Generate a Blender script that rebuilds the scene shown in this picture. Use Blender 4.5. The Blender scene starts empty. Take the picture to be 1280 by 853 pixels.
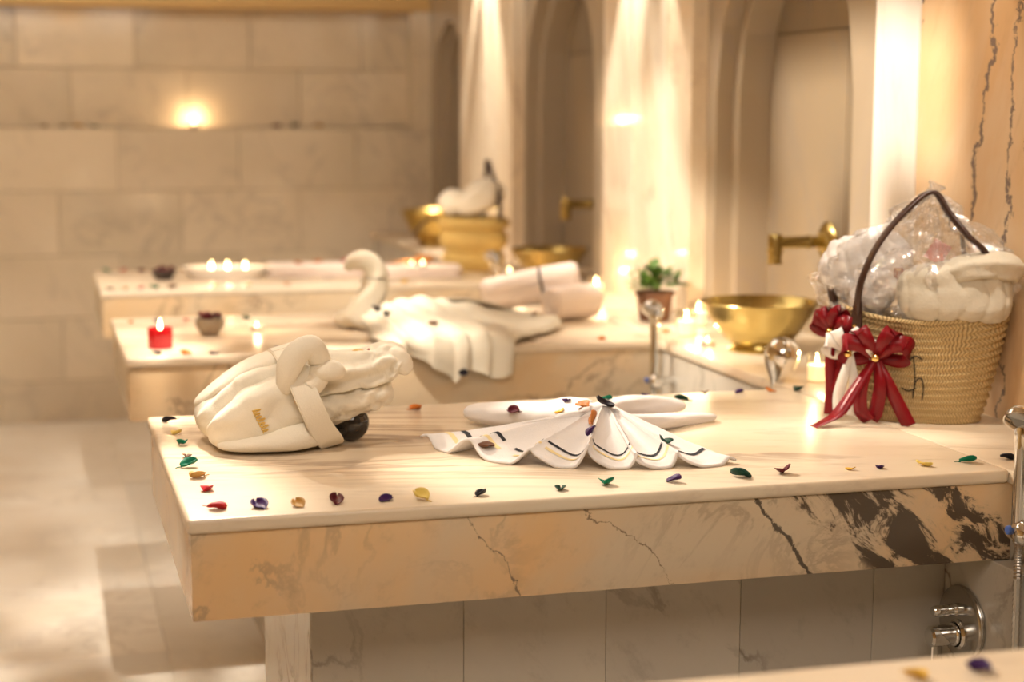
import bpy, bmesh, math, random
from mathutils import Vector, Matrix, noise
from mathutils.bvhtree import BVHTree
PI = math.pi
C = bpy.context.scene.collection
S = bpy.context.scene
H = 0.83                      # height of the bench tops above the floor; local z = 0 is the bench top
TOP = 0.012
V = Vector
random.seed(7)

# ------------------------------------------------------------------ camera
cam = bpy.data.cameras.new('camera'); co = bpy.data.objects.new('camera', cam); C.objects.link(co)
cam.sensor_width = 36; cam.lens = 2109.0 / 1280 * 36
yaw, pitch, roll = 0.2759, 0.1374, 0.0035
fw = V((math.sin(yaw)*math.cos(pitch), math.cos(yaw)*math.cos(pitch), -math.sin(pitch)))
rt = V((math.cos(yaw), -math.sin(yaw), 0)); up = rt.cross(fw)
r2 = rt*math.cos(roll) + up*math.sin(roll); u2 = -rt*math.sin(roll) + up*math.cos(roll)
co.matrix_world = Matrix(((r2.x, u2.x, -fw.x, -0.2005), (r2.y, u2.y, -fw.y, -2.402), (r2.z, u2.z, -fw.z, 0.6+H), (0, 0, 0, 1)))
cam.dof.use_dof = True; cam.dof.focus_distance = 2.78; cam.dof.aperture_fstop = 2.4
cam.clip_start = 0.05
S.camera = co

# ------------------------------------------------------------------ world, exposure, lights
S.view_settings.view_transform = 'Standard'; S.view_settings.look = 'None'
S.view_settings.gamma = 1; S.view_settings.use_curve_mapping = False
S.view_settings.exposure = 0.46
w = bpy.data.worlds.new('world'); S.world = w; w.use_nodes = True
w.node_tree.nodes['Background'].inputs[0].default_value = (1, .72, .42, 1)
w.node_tree.nodes['Background'].inputs[1].default_value = 0.05
WARM = (1, .89, .75); WARM2 = (1, .89, .75); FLAMEC = (1, .68, .38)
def lamp(name, kind, loc, energy, col=WARM, size=.1, target=None, **kw):
    l = bpy.data.lights.new(name, kind); l.energy = energy; l.color = col
    if kind == 'AREA': l.size = size
    else: l.shadow_soft_size = size
    for k, v in kw.items(): setattr(l, k, v)
    o = bpy.data.objects.new(name, l); C.objects.link(o); o.location = (loc[0], loc[1], loc[2]+H)
    if target is not None:
        o.rotation_euler = (V(target)-V(loc)).to_track_quat('-Z', 'Y').to_euler()
    return o
# soft area fills added under the ceiling, over the benches and behind the camera
lamp('ceiling_fill', 'AREA', (.3, 2.6, 1.92), 9, WARM2, 1.6, (.3, 2.6, 0))
lamp('ceiling_fill', 'AREA', (.1, -1.6, 1.92), 32, WARM2, 1.6, (.4, .4, 0))
lamp('ceiling_fill', 'AREA', (-.6, 3.7, 1.92), 26, WARM2, 1.2, (-.3, 5.0, .2))
# aimed spots: robe key, fan towel, added basket fill, far benches
lamp('aimed_spot', 'SPOT', (-.50, .05, 1.95), 48, WARM2, .05, (.30, .46, .05), spot_size=.50, spot_blend=.9)
lamp('aimed_spot', 'SPOT', (.55, -.25, 1.95), 22, WARM2, .05, (.85, .36, 0), spot_size=.55, spot_blend=.9)
lamp('aimed_spot', 'SPOT', (1.10, -.05, 1.95), 70, WARM2, .05, (1.38, .44, .15), spot_size=.34, spot_blend=.8)  # fill spot added to brighten the basket and its towels
lamp('aimed_spot', 'SPOT', (.45, 1.5, 1.95), 4, WARM2, .05, (.75, 2.0, 0), spot_size=.8, spot_blend=.9)
lamp('aimed_spot', 'SPOT', (.6, 3.5, 1.95), 20, WARM2, .05, (.55, 3.45, 0), spot_size=.8, spot_blend=.9)

# ------------------------------------------------------------------ node helpers
def newmat(name):
    m = bpy.data.materials.new(name); m.use_nodes = True
    nt = m.node_tree; nt.nodes.clear()
    out = nt.nodes.new('ShaderNodeOutputMaterial')
    b = nt.nodes.new('ShaderNodeBsdfPrincipled'); nt.links.new(b.outputs[0], out.inputs[0])
    return m, nt, b, out
def N(nt, typ, ins=None, **props):
    n = nt.nodes.new(typ)
    for k, v in props.items(): setattr(n, k, v)
    for k, v in (ins or {}).items():
        if isinstance(v, bpy.types.NodeSocket): nt.links.new(v, n.inputs[k])
        else: n.inputs[k].default_value = v
    return n
def M(nt, op, a, b=0.0, clamp=False):
    n = N(nt, 'ShaderNodeMath', {0: a, 1: b}, operation=op); n.use_clamp = clamp; return n.outputs[0]
def ramp(nt, fac, lo, hi):
    n = N(nt, 'ShaderNodeMapRange', {0: fac, 1: lo, 2: hi, 3: 0.0, 4: 1.0}); n.interpolation_type = 'SMOOTHSTEP'; return n.outputs[0]
def mix(nt, fac, a, b):
    n = N(nt, 'ShaderNodeMix', data_type='RGBA')
    for k, v in ((0, fac), (6, a), (7, b)):
        if isinstance(v, bpy.types.NodeSocket): nt.links.new(v, n.inputs[k])
        else: n.inputs[k].default_value = v if k == 0 else (*v, 1)
    return n.outputs[2]
def marble(name, c1, c2, vein, scale=2.0, vscale=3.0, width=.03, vstr=.6, rough=.18, rand=False,
           stretch=(1, 1, 1), rot=(0, 0, 0), streak=None, cloud=.5, coat=0.0, patch=None):
    m, nt, b, out = newmat(name)
    tc = N(nt, 'ShaderNodeTexCoord'); co_ = tc.outputs['Object']; raw = co_
    tint = None
    if rand:
        oi = N(nt, 'ShaderNodeObjectInfo')
        off = N(nt, 'ShaderNodeVectorMath', {0: (37.1, 91.7, 53.3), 3: oi.outputs['Random']}, operation='SCALE')
        nt.links.new(oi.outputs['Random'], off.inputs['Scale'])
        co_ = N(nt, 'ShaderNodeVectorMath', {0: co_, 1: off.outputs[0]}, operation='ADD').outputs[0]
        tint = oi.outputs['Random']
    mp = N(nt, 'ShaderNodeMapping', {'Vector': N(nt, 'ShaderNodeMapping', {'Vector': co_, 'Rotation': rot}).outputs[0], 'Scale': stretch}).outputs[0]
    a = N(nt, 'ShaderNodeTexNoise', {'Vector': mp, 'Scale': scale, 'Detail': 6.0, 'Roughness': .55, 'Distortion': .6}).outputs[0]
    v1 = N(nt, 'ShaderNodeTexNoise', {'Vector': mp, 'Scale': vscale, 'Detail': 7.0, 'Roughness': .6, 'Distortion': 1.1}).outputs[0]
    rg = M(nt, 'ABSOLUTE', M(nt, 'SUBTRACT', v1, .5))
    line = M(nt, 'SUBTRACT', 1.0, ramp(nt, rg, 0.0, width))
    gate = N(nt, 'ShaderNodeTexNoise', {'Vector': mp, 'Scale': vscale*.7, 'Detail': 2.0}).outputs[0]
    line = M(nt, 'MULTIPLY', line, ramp(nt, gate, .42, .62))
    fine = N(nt, 'ShaderNodeTexNoise', {'Vector': mp, 'Scale': vscale*6, 'Detail': 5.0, 'Roughness': .7}).outputs[0]
    col = mix(nt, ramp(nt, a, .35, .35+cloud*.6), c1, c2)
    col = mix(nt, M(nt, 'MULTIPLY', ramp(nt, fine, .52, .8), .35), col, vein)
    col = mix(nt, M(nt, 'MULTIPLY', line, vstr), col, vein)
    if tint is not None:
        hv = N(nt, 'ShaderNodeHueSaturation', {'Color': col, 'Value': M(nt, 'ADD', .9, M(nt, 'MULTIPLY', tint, .18))})
        col = hv.outputs[0]
    sep = N(nt, 'ShaderNodeSeparateXYZ', {0: raw})
    for st in (streak or []):          # veins that belong to one slab: along axis ax, leaning with z
        kind, ax, p0, slope, wd, amp, nscale, colr = st
        smp = N(nt, 'ShaderNodeMapping', {'Vector': N(nt, 'ShaderNodeMapping', {'Vector': raw, 'Rotation': (0, -.72, 0)}).outputs[0], 'Scale': (.5, 1, 1.1)}).outputs[0]
        n1 = N(nt, 'ShaderNodeTexNoise', {'Vector': raw, 'Scale': nscale, 'Detail': 7.0, 'Roughness': .65}).outputs[0]
        d = M(nt, 'SUBTRACT', sep.outputs[ax], M(nt, 'ADD', p0, M(nt, 'MULTIPLY', sep.outputs[2], slope)))
        d = M(nt, 'ABSOLUTE', M(nt, 'ADD', d, M(nt, 'MULTIPLY', M(nt, 'SUBTRACT', n1, .5), amp*2)))
        n2 = N(nt, 'ShaderNodeTexNoise', {'Vector': smp if kind == 'patch' else raw, 'Scale': nscale*(3.0 if kind == 'patch' else 4.0), 'Detail': 9.0, 'Roughness': .72, 'Distortion': .7}).outputs[0]
        if kind == 'patch':
            band = M(nt, 'SUBTRACT', 1.0, ramp(nt, d, 0.0, wd))
            f = M(nt, 'ADD', M(nt, 'MULTIPLY', band, .15), n2)
            inb = ramp(nt, band, .02, .35)
            col = mix(nt, M(nt, 'MULTIPLY', M(nt, 'MULTIPLY', ramp(nt, f, .52, .62), .5), inb), col, (.36, .27, .19))
            col = mix(nt, M(nt, 'MULTIPLY', M(nt, 'MULTIPLY', ramp(nt, f, .575, .63), .95), inb), col, colr)
        else:
            wv_ = M(nt, 'MULTIPLY', M(nt, 'MAXIMUM', M(nt, 'SUBTRACT', M(nt, 'MULTIPLY', n2, 3.2), 1.15), .04), wd)
            k = M(nt, 'SUBTRACT', 1.0, ramp(nt, M(nt, 'DIVIDE', d, wv_), .5, 1.1))
            col = mix(nt, M(nt, 'MULTIPLY', k, .9), col, colr)
    nt.links.new(col, b.inputs['Base Color'])
    b.inputs['Roughness'].default_value = rough
    b.inputs['Coat Weight'].default_value = coat; b.inputs['Coat Roughness'].default_value = .05
    bp = N(nt, 'ShaderNodeBump', {'Height': fine, 'Strength': .02, 'Distance': .01})
    nt.links.new(bp.outputs[0], b.inputs['Normal'])
    return m
def simple(name, col, rough=.5, metal=0, var=.12, nscale=30, bump=0, spec=.5, sss=0, sheen=0, emis=None, estr=0):
    m, nt, b, out = newmat(name)
    tc = N(nt, 'ShaderNodeTexCoord')
    n = N(nt, 'ShaderNodeTexNoise', {'Vector': tc.outputs['Object'], 'Scale': nscale, 'Detail': 4.0}).outputs[0]
    nt.links.new(mix(nt, n, [c*(1-var) for c in col], [min(1, c*(1+var)) for c in col]), b.inputs['Base Color'])
    b.inputs['Roughness'].default_value = rough; b.inputs['Metallic'].default_value = metal
    b.inputs['Specular IOR Level'].default_value = spec
    if sheen: b.inputs['Sheen Weight'].default_value = sheen
    if sss:
        b.inputs['Subsurface Weight'].default_value = sss; b.inputs['Subsurface Radius'].default_value = (.02, .012, .006)
    if bump:
        bp = N(nt, 'ShaderNodeBump', {'Height': n, 'Strength': bump, 'Distance': .004}); nt.links.new(bp.outputs[0], b.inputs['Normal'])
    if emis:
        b.inputs['Emission Color'].default_value = (*emis, 1); b.inputs['Emission Strength'].default_value = estr
    return m
def filmmat(name, tint, gloss, rough=.03, base=(1, 1, 1), diff=0.0):
    m, nt, b, out = newmat(name); nt.nodes.remove(b)
    t = N(nt, 'ShaderNodeBsdfTransparent', {'Color': (*tint, 1)})
    tc = N(nt, 'ShaderNodeTexCoord')
    n = N(nt, 'ShaderNodeTexNoise', {'Vector': tc.outputs['Object'], 'Scale': 55.0, 'Detail': 3.0}).outputs[0]
    bp = N(nt, 'ShaderNodeBump', {'Height': n, 'Strength': .6 if diff else .02, 'Distance': .01})
    g = N(nt, 'ShaderNodeBsdfGlossy', {'Color': (*base, 1), 'Roughness': rough, 'Normal': bp.outputs[0]})
    lw = N(nt, 'ShaderNodeLayerWeight', {'Blend': .35, 'Normal': bp.outputs[0]})
    f = M(nt, 'ADD', M(nt, 'MULTIPLY', lw.outputs['Facing'], gloss), .14 if diff else .05, True)
    mx = N(nt, 'ShaderNodeMixShader', {0: f, 1: t.outputs[0], 2: g.outputs[0]})
    if diff:
        d = N(nt, 'ShaderNodeBsdfDiffuse', {'Color': (.9, .88, .85, 1)})
        mx = N(nt, 'ShaderNodeMixShader', {0: diff, 1: mx.outputs[0], 2: d.outputs[0]})
    nt.links.new(mx.outputs[0], out.inputs[0]); return m

CREAM = (.80, .70, .56); PEACH = (.76, .57, .37); GREYV = (.33, .27, .21); DARKV = (.10, .075, .055)
MAT = dict(
 top=marble('polished_top_marble', (.78, .68, .53), (.76, .59, .41), (.30, .20, .15), 1.6, 2.6, .035, .8, .27, stretch=(.35, 1.2, 1), rot=(0, 0, .25)),
 apron=marble('apron_marble', (.66, .55, .40), (.78, .51, .26), (.32, .24, .17), 1.5, 3.0, .03, .55, .2, stretch=(1, 1, 1.5), rot=(0, .75, 0),
     streak=[('patch', 0, 1.03, -1.2, .15, .06, 6.0, (.075, .052, .034)), ('patch', 0, 1.21, -.8, .07, .04, 9.0, (.08, .055, .036)), ('line', 0, .875, -.75, .012, .03, 9.0, (.06, .045, .035)), ('line', 0, .40, -.7, .004, .08, 8.0, (.22, .16, .11)), ('line', 0, .60, -1.1, .004, .09, 6.0, (.24, .17, .11))]),
 apron_far=marble('far_apron_marble', (.64, .53, .38), (.68, .49, .29), (.24, .17, .12), 2.0, 2.6, .025, .7, .2, stretch=(1, 1, 1.5), rot=(0, .6, 0)),
 base=marble('base_marble', (.52, .475, .41), (.57, .52, .44), (.22, .18, .14), 1.8, 3.6, .03, .9, .25, rand=True, stretch=(1, 1, .6), rot=(0, .6, 0)),
 tile=marble('wall_tile_marble', (.63, .53, .385), (.67, .565, .42), (.40, .34, .27), 2.0, 3.0, .03, .5, .10, rand=True, stretch=(1, 1, .8), rot=(0, .5, 0)),
 floor=marble('floor_tile_marble', (.84, .79, .71), (.78, .71, .61), (.50, .44, .38), 1.5, 2.2, .03, .4, .28, rand=True),
 pier=marble('pier_marble', (.84, .76, .63), (.80, .67, .50), (.42, .30, .22), 2.0, 2.6, .03, .45, .05, rand=True, stretch=(1, 1.6, .45), rot=(.35, 0, 0)),
 piervein=marble('veined_pier_marble', (.80, .62, .42), (.76, .50, .27), (.50, .32, .19), 2.2, 2.6, .04, .45, .12, stretch=(1, 1.6, .5), rot=(-.35, 0, 0),
     streak=[('patch', 1, 1.095, -.394, .034, .05, 11.0, (.17, .135, .14)), ('line', 1, 1.13, -.41, .012, .09, 9.0, (.17, .13, .13)), ('line', 1, .42, -.02, .012, .08, 9.0, (.2, .15, .14)), ('line', 1, 1.103, -.394, .034, .06, 6.0, (.16, .12, .12)), ('line', 1, 1.075, -.37, .010, .10, 7.0, (.20, .15, .14)), ('line', 1, 1.22, -.42, .005, .08, 6.0, (.24, .17, .14)), ('line', 1, .60, -.16, .014, .09, 6.0, (.20, .15, .14)), ('line', 1, .30, .10, .008, .07, 7.0, (.3, .18, .12))]),
 white_slab=marble('white_slab_marble', (.86, .80, .72), (.82, .74, .64), (.55, .47, .40), 1.5, 2.2, .02, .4, .12, stretch=(1, 1.6, .5)),
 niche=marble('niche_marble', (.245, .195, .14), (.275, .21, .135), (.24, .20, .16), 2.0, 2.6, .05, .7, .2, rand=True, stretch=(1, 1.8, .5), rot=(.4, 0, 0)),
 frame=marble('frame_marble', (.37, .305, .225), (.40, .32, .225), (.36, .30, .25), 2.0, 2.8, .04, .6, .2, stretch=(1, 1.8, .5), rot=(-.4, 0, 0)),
 plaster=simple('golden_plaster', (.60, .40, .17), .7, var=.08, nscale=3, bump=.05),
 backing=simple('grout', (.50, .43, .34), .8),
 ceiling=simple('ceiling_plaster', (.66, .52, .36), .8, var=.05, nscale=2),
 robe=simple('cream_terry', (.83, .76, .63), .9, var=.05, nscale=420, bump=.2, spec=.1, sheen=.06),
 towel=simple('white_terry', (.77, .73, .71), .9, var=.05, nscale=420, bump=.2, spec=.1, sheen=.06),
 drape=simple('ivory_terry', (.62, .56, .45), .9, var=.05, nscale=200, bump=.3, spec=.1, sheen=.06),
 rosetowel=simple('rose_white_terry', (.80, .68, .60), .9, var=.05, nscale=200, bump=.3, spec=.1, sheen=.06),
 gold_thread=simple('gold_thread', (.80, .52, .12), .45, var=.2),
 gold_stripe=simple('pale_gold_stripe', (.80, .64, .33), .8), black_stripe=simple('black_stripe', (.02, .02, .028), .8),
 brass=simple('aged_brass', (.52, .40, .15), .22, 1, .25, 12), brass_dull=simple('dull_brass', (.50, .34, .10), .33, 1, .3, 16),
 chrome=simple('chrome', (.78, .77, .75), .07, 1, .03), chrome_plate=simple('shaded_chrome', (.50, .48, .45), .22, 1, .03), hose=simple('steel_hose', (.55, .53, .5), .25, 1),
 leather=simple('brown_leather', (.045, .016, .009), .4, var=.3, nscale=60, bump=.2),
 red=simple('red_satin', (.20, .003, .008), .32, var=.25, nscale=40, spec=.3), white_satin=simple('white_satin', (.85, .80, .74), .35),
 ink=simple('black_ink', (.05, .035, .02), .6), gold=simple('gold_bead', (.85, .6, .2), .2, 1),
 wax=simple('glowing_ivory_wax', (.90, .78, .55), .5, sss=.6, emis=(1, .70, .36), estr=1.0),  # emission stands in for flame light soaking through the wax
 flame=simple('candle_flame', (1, .8, .4), .5, emis=(1, .74, .36), estr=20),
 redglass=simple('glowing_red_glass', (.42, .002, .008), .08, sss=.2, emis=(.8, .01, .015), estr=.08),  # faint red emission put in for candlelight inside the cup
 tin=simple('tealight_tin', (.75, .72, .68), .3, 1),
 glass=filmmat('thin_clear_glass', (.97, .96, .93), .6),
 film=filmmat('cellophane', (.98, .98, .98), .85, .09, diff=.09),
 stone=simple('grey_clay', (.34, .28, .21), .6, var=.25, nscale=20), darkbowl=simple('dark_glazed_clay', (.05, .035, .03), .25),
 darkball=simple('dark_bronze_glass', (.035, .028, .022), .08, .3, spec=.8),
 porcelain=simple('white_porcelain', (.84, .78, .70), .15, var=.03), terracotta=simple('brown_pot', (.13, .055, .025), .65, var=.3),
 leaf=simple('green_leaf', (.10, .19, .035), .5, var=.4), twig=simple('brown_twig', (.12, .07, .03), .7),
 blue=simple('blue_rubber', (.05, .10, .30), .4), soil=simple('dark_soil', (.05, .03, .02), .9), pink=simple('pink_paper', (.75, .3, .3), .6),
 orange=simple('orange_wood', (.45, .2, .06), .5), pierced=simple('pierced_brass', (.5, .36, .14), .5, 1),
)
# woven palm basket: chevron braid colouring
def basketmat(name, ca, cb, cc):
    m, nt, b, out = newmat(name)
    tc = N(nt, 'ShaderNodeTexCoord'); sp = N(nt, 'ShaderNodeSeparateXYZ', {0: tc.outputs['Object']})
    ang = M(nt, 'ARCTAN2', sp.outputs[1], sp.outputs[0])
    tri = M(nt, 'PINGPONG', M(nt, 'MULTIPLY', sp.outputs[2], 70.0), .5)
    fx = M(nt, 'ADD', M(nt, 'MULTIPLY', ang, 17.0), M(nt, 'MULTIPLY', tri, 1.6))
    st = M(nt, 'PINGPONG', fx, .5)
    n = N(nt, 'ShaderNodeTexNoise', {'Vector': tc.outputs['Object'], 'Scale': 40.0, 'Detail': 4.0}).outputs[0]
    col = mix(nt, ramp(nt, st, .05, .3), cc, mix(nt, n, ca, cb))
    nt.links.new(col, b.inputs['Base Color']); b.inputs['Roughness'].default_value = .65
    bp = N(nt, 'ShaderNodeBump', {'Height': M(nt, 'ADD', ramp(nt, st, .0, .3), M(nt, 'MULTIPLY', n, .4)), 'Strength': .7, 'Distance': .004})
    nt.links.new(bp.outputs[0], b.inputs['Normal']); return m
MAT['palm'] = basketmat('woven_palm', (.74, .56, .29), (.64, .46, .21), (.44, .30, .13))
MAT['palm_gold'] = basketmat('golden_palm', (.85, .62, .22), (.75, .52, .16), (.50, .33, .09))
PET = dict(purple=(.045, .012, .09), black=(.012, .009, .014), gold=(.70, .42, .06), yellow=(.82, .56, .14), green=(.0, .16, .085), darkgreen=(.005, .045, .03),
           red=(.45, .02, .025), maroon=(.10, .010, .018), brown=(.13, .05, .02), tan=(.50, .28, .08), orange=(.62, .19, .03), copper=(.48, .17, .04))
for k, c in PET.items(): MAT['petal_'+k] = simple('petal_'+k, c, .5, var=.4, nscale=70, spec=.2)

# ------------------------------------------------------------------ mesh helpers
def obj(name, bm, mat, parent=None, loc=None, smooth=True, angle=40):
    me = bpy.data.meshes.new(name)
    bmesh.ops.recalc_face_normals(bm, faces=bm.faces[:])
    if smooth:
        for f in bm.faces: f.smooth = True
        for e in bm.edges:
            if len(e.link_faces) == 2 and e.calc_face_angle(0) > math.radians(angle): e.smooth = False
    bm.to_mesh(me); bm.free()
    me.materials.append(MAT[mat] if isinstance(mat, str) else mat)
    return link(name, me, parent, loc)
def link(name, me, parent=None, loc=None):
    o = bpy.data.objects.new(name, me); C.objects.link(o)
    if parent is not None:
        o.parent = parent
        if loc is not None: o.location = loc
    else:
        l = loc or (0, 0, 0); o.location = (l[0], l[1], l[2]+H)
    return o
def tag(o, label, cat, group=None):
    o['label'] = label; o['category'] = cat
    if group: o['group'] = group
    return o
def thing(name, label, cat, loc=(0, 0, 0), rz=0, group=None):
    o = bpy.data.objects.new(name, None); C.objects.link(o); o.empty_display_size = .05
    o.location = (loc[0], loc[1], loc[2]+H); o.rotation_euler = (0, 0, rz)
    return tag(o, label, cat, group)
def struct(name, bm, mat, **k):
    o = obj(name, bm, mat, **k); o['kind'] = 'structure'; return o
def B(): return bmesh.new()
def box(bm, a, b, bev=0.0, seg=1):
    t = bmesh.new()
    bmesh.ops.create_cube(t, size=1)
    for v in t.verts: v.co = V([(a[i]+b[i])/2 + v.co[i]*(b[i]-a[i]) for i in range(3)])
    if bev: bmesh.ops.bevel(t, geom=t.edges[:], offset=bev, segments=seg, affect='EDGES', profile=.6)
    me = bpy.data.meshes.new('t'); t.to_mesh(me); t.free(); bm.from_mesh(me); bpy.data.meshes.remove(me)
    return bm
def boxm(a, b, bev=0.0, seg=1): return box(B(), a, b, bev, seg)
def grid(bm, fn, nu, nv, cu=False, cv=False):
    vs = [[bm.verts.new(fn(i/(nu if cu else nu-1), j/(nv if cv else nv-1))) for j in range(nv)] for i in range(nu)]
    for i in range(nu if cu else nu-1):
        for j in range(nv if cv else nv-1):
            a, b_, c, d = vs[i][j], vs[(i+1) % nu][j], vs[(i+1) % nu][(j+1) % nv], vs[i][(j+1) % nv]
            bm.faces.new((a, b_, c, d))
    return vs
def lathe(bm, prof, seg=32, at=(0, 0, 0), axis=None):
    rings = []
    q = V((0, 0, 1)).rotation_difference(V(axis)) if axis is not None else None
    def tr(p):
        p = V(p)
        if q: p = q @ p
        return p + V(at)
    for r, z in prof:
        if r < 1e-6: rings.append([bm.verts.new(tr((0, 0, z)))])
        else: rings.append([bm.verts.new(tr((r*math.cos(2*PI*k/seg), r*math.sin(2*PI*k/seg), z))) for k in range(seg)])
    for A, D in zip(rings, rings[1:]):
        for k in range(seg):
            k2 = (k+1) % seg
            if len(A) == 1 and len(D) == 1: continue
            if len(A) == 1: bm.faces.new((A[0], D[k], D[k2]))
            elif len(D) == 1: bm.faces.new((A[k], A[k2], D[0]))
            else: bm.faces.new((A[k], A[k2], D[k2], D[k]))
    return bm
def cr(pts, t):                     # Catmull-Rom through vectors or floats, t in 0..1
    n = len(pts)-1; x = min(max(t, 0), 1)*n; i = min(int(x), n-1); f = x-i
    p = [pts[max(i-1, 0)], pts[i], pts[i+1], pts[min(i+2, n)]]
    return .5*((2*p[1]) + (p[2]-p[0])*f + (2*p[0]-5*p[1]+4*p[2]-p[3])*f*f + (3*p[1]-p[0]-3*p[2]+p[3])*f**3)
def vl(l): return [V(p) for p in l]
def tube(bm, pts, rad, seg=10, n=24, closed=False, flat=1.0, caps=True, upv=V((0, 0, 1))):
    pts = vl(pts)
    if closed: pts = pts+[pts[0]]
    rad = rad if isinstance(rad, (list, tuple)) else [rad]*2
    rings = []
    m = n if not closed else n-1
    for i in range(m):
        t = i/(n-1); p = cr(pts, t); d = (cr(pts, min(t+.004, 1))-cr(pts, max(t-.004, 0))).normalized()
        s = d.cross(upv)
        if s.length < 1e-3: s = d.cross(V((1, 0, 0)))
        s.normalize(); u = s.cross(d).normalized(); r = cr(list(rad), t)
        rings.append([bm.verts.new(p + s*r*math.cos(2*PI*k/seg) + u*r*flat*math.sin(2*PI*k/seg)) for k in range(seg)])
    for a in range(m if closed else m-1):
        A, D = rings[a], rings[(a+1) % m]
        for k in range(seg): bm.faces.new((A[k], A[(k+1) % seg], D[(k+1) % seg], D[k]))
    if caps and not closed:
        bm.faces.new(rings[0][::-1]); bm.faces.new(rings[-1])
    return bm
def fbm(p, o=3):
    s = 0; a = 1
    for _ in range(o): s += a*noise.noise(p); p = p*2.03; a *= .5
    return s
def cloth(bm, pts, wd, ht, amp=.06, folds=5, seed=0, ns=56, nt=40, endr=.10, open_end=False, twist=0, exp=.8, nfreq=1.0, tr=0.0, trn=9):
    """a bundled length of towelling: swept rounded section with folds running along it"""
    pts = vl(pts)
    def fn(i, j):
        t = i; th = 2*PI*j
        tt = endr*.3 + t*(1-endr*.3*(1 if open_end else 2))
        p = cr(pts, t); d = (cr(pts, min(t+.01, 1))-cr(pts, max(t-.01, 0))).normalized()
        s = d.cross(V((0, 0, 1))).normalized(); u = s.cross(d).normalized()
        e = 1.0
        if t < endr: e = math.sqrt(max(0, 1-(1-t/endr)**2))
        if t > 1-endr and not open_end: e = min(e, math.sqrt(max(0, 1-(1-(1-t)/endr)**2)))
        c, sn = math.cos(th), math.sin(th)
        c = math.copysign(abs(c)**exp, c); sn = math.copysign(abs(sn)**exp, sn)
        ph = th + twist*t
        k = 1 + amp*math.sin(folds*ph + 2.2*noise.noise(V((t*3, seed, .3))) + seed) * (.4+.6*noise.noise(V((math.cos(ph)*1.2, math.sin(ph)*1.2+seed, t*2.5)))+.3)
        k += amp*1.5*fbm(V((math.cos(ph)*1.3*nfreq+seed*3.1, math.sin(ph)*1.3*nfreq, t*3*nfreq)), 4)
        if tr: k += tr*(1-abs(math.sin(PI*trn*t + 1.5*noise.noise(V((math.cos(ph)*1.5, math.sin(ph)*1.5+seed, t*2))))))**2.0*-1*(.5+.8*noise.noise(V((t*9, math.cos(ph)*2, seed+5))))
        return p + (s*c*cr(wd, t)*.5 + u*sn*cr(ht, t)*.5)*k*max(e, .02)
    vs = grid(bm, fn, ns, nt, False, True)
    bm.faces.new([vs[0][k] for k in range(nt)][::-1]); bm.faces.new(vs[-1])
    return bm
def strip(bm, pts, wd, wdir, n=20, th=.0012):
    """satin band: a swept flat section; wdir = list of width directions"""
    pts = vl(pts); wdir = vl(wdir)
    wd = wd if isinstance(wd, (list, tuple)) else [wd]*2
    def fn(i, j):
        p = cr(pts, i); d = (cr(pts, min(i+.01, 1))-cr(pts, max(i-.01, 0))).normalized()
        wv = cr(wdir, i) if len(wdir) > 1 else wdir[0].copy()
        wv = (wv - d*wv.dot(d)).normalized(); nn = d.cross(wv).normalized(); k = cr(list(wd), i)*.5
        q = [(-1, -1), (1, -1), (1, 1), (-1, 1)][round(j*4) % 4]
        return p + wv*k*q[0] + nn*th*.5*q[1]
    vs = grid(bm, fn, n, 4, False, True)
    bm.faces.new(vs[0][::-1]); bm.faces.new(vs[-1])
    return bm
def sheet(bm, fn, nu, nv, th=.004):
    g = grid(bm, fn, nu, nv); bm.normal_update()
    if sum(f.normal.z for f in bm.faces) < 0: th = -th
    low = [[bm.verts.new(v.co - v.normal*th) for v in row] for row in g]
    for i in range(nu-1):
        for j in range(nv-1): bm.faces.new((low[i][j], low[i][j+1], low[i+1][j+1], low[i+1][j]))
    ring = [(i, 0) for i in range(nu)] + [(nu-1, j) for j in range(1, nv)] + [(i, nv-1) for i in range(nu-2, -1, -1)] + [(0, j) for j in range(nv-2, 0, -1)]
    for a, b_ in zip(ring, ring[1:]+ring[:1]):
        bm.faces.new((g[a[0]][a[1]], low[a[0]][a[1]], low[b_[0]][b_[1]], g[b_[0]][b_[1]]))
    return bm

# ------------------------------------------------------------------ setting
FZ = -H; CZ = 2.0; W = 1.57; WF = 1.62; NB = 1.77; YB = 5.46; XL = -2.3; YF = -3.6; L = 1.343
fl = struct('floor', boxm((XL-.1, YF-.1, FZ-.08), (2.0, 5.8, FZ-.012)), 'backing', smooth=False)
tiles = {}
def floor_tile(x, y, w_, d):
    me = tiles.get((w_, d))
    if me is None:
        o = obj('tile', boxm((-w_/2+.0006, -d/2+.0006, -.014), (w_/2-.0006, d/2-.0006, 0), .0008), 'floor', fl, smooth=False); tiles[(w_, d)] = me = o.data
    else: o = link('tile', me, fl)
    o.location = (x, y, FZ)
for i in range(7):
    for j in range(16):
        floor_tile(XL+.3+i*.6, YF+.3+j*.6-.1+(.3 if i % 2 else 0), .6, .6)
struct('ceiling', boxm((XL-.1, YF-.1, CZ), (2.0, 5.8, CZ+.1)), 'ceiling', smooth=False)
struct('wall_left', boxm((XL-.1, YF-.1, FZ), (XL, 5.8, CZ)), 'plaster', smooth=False)
struct('wall_front', boxm((XL, YF-.1, FZ), (2.0, YF, CZ)), 'plaster', smooth=False)
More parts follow.
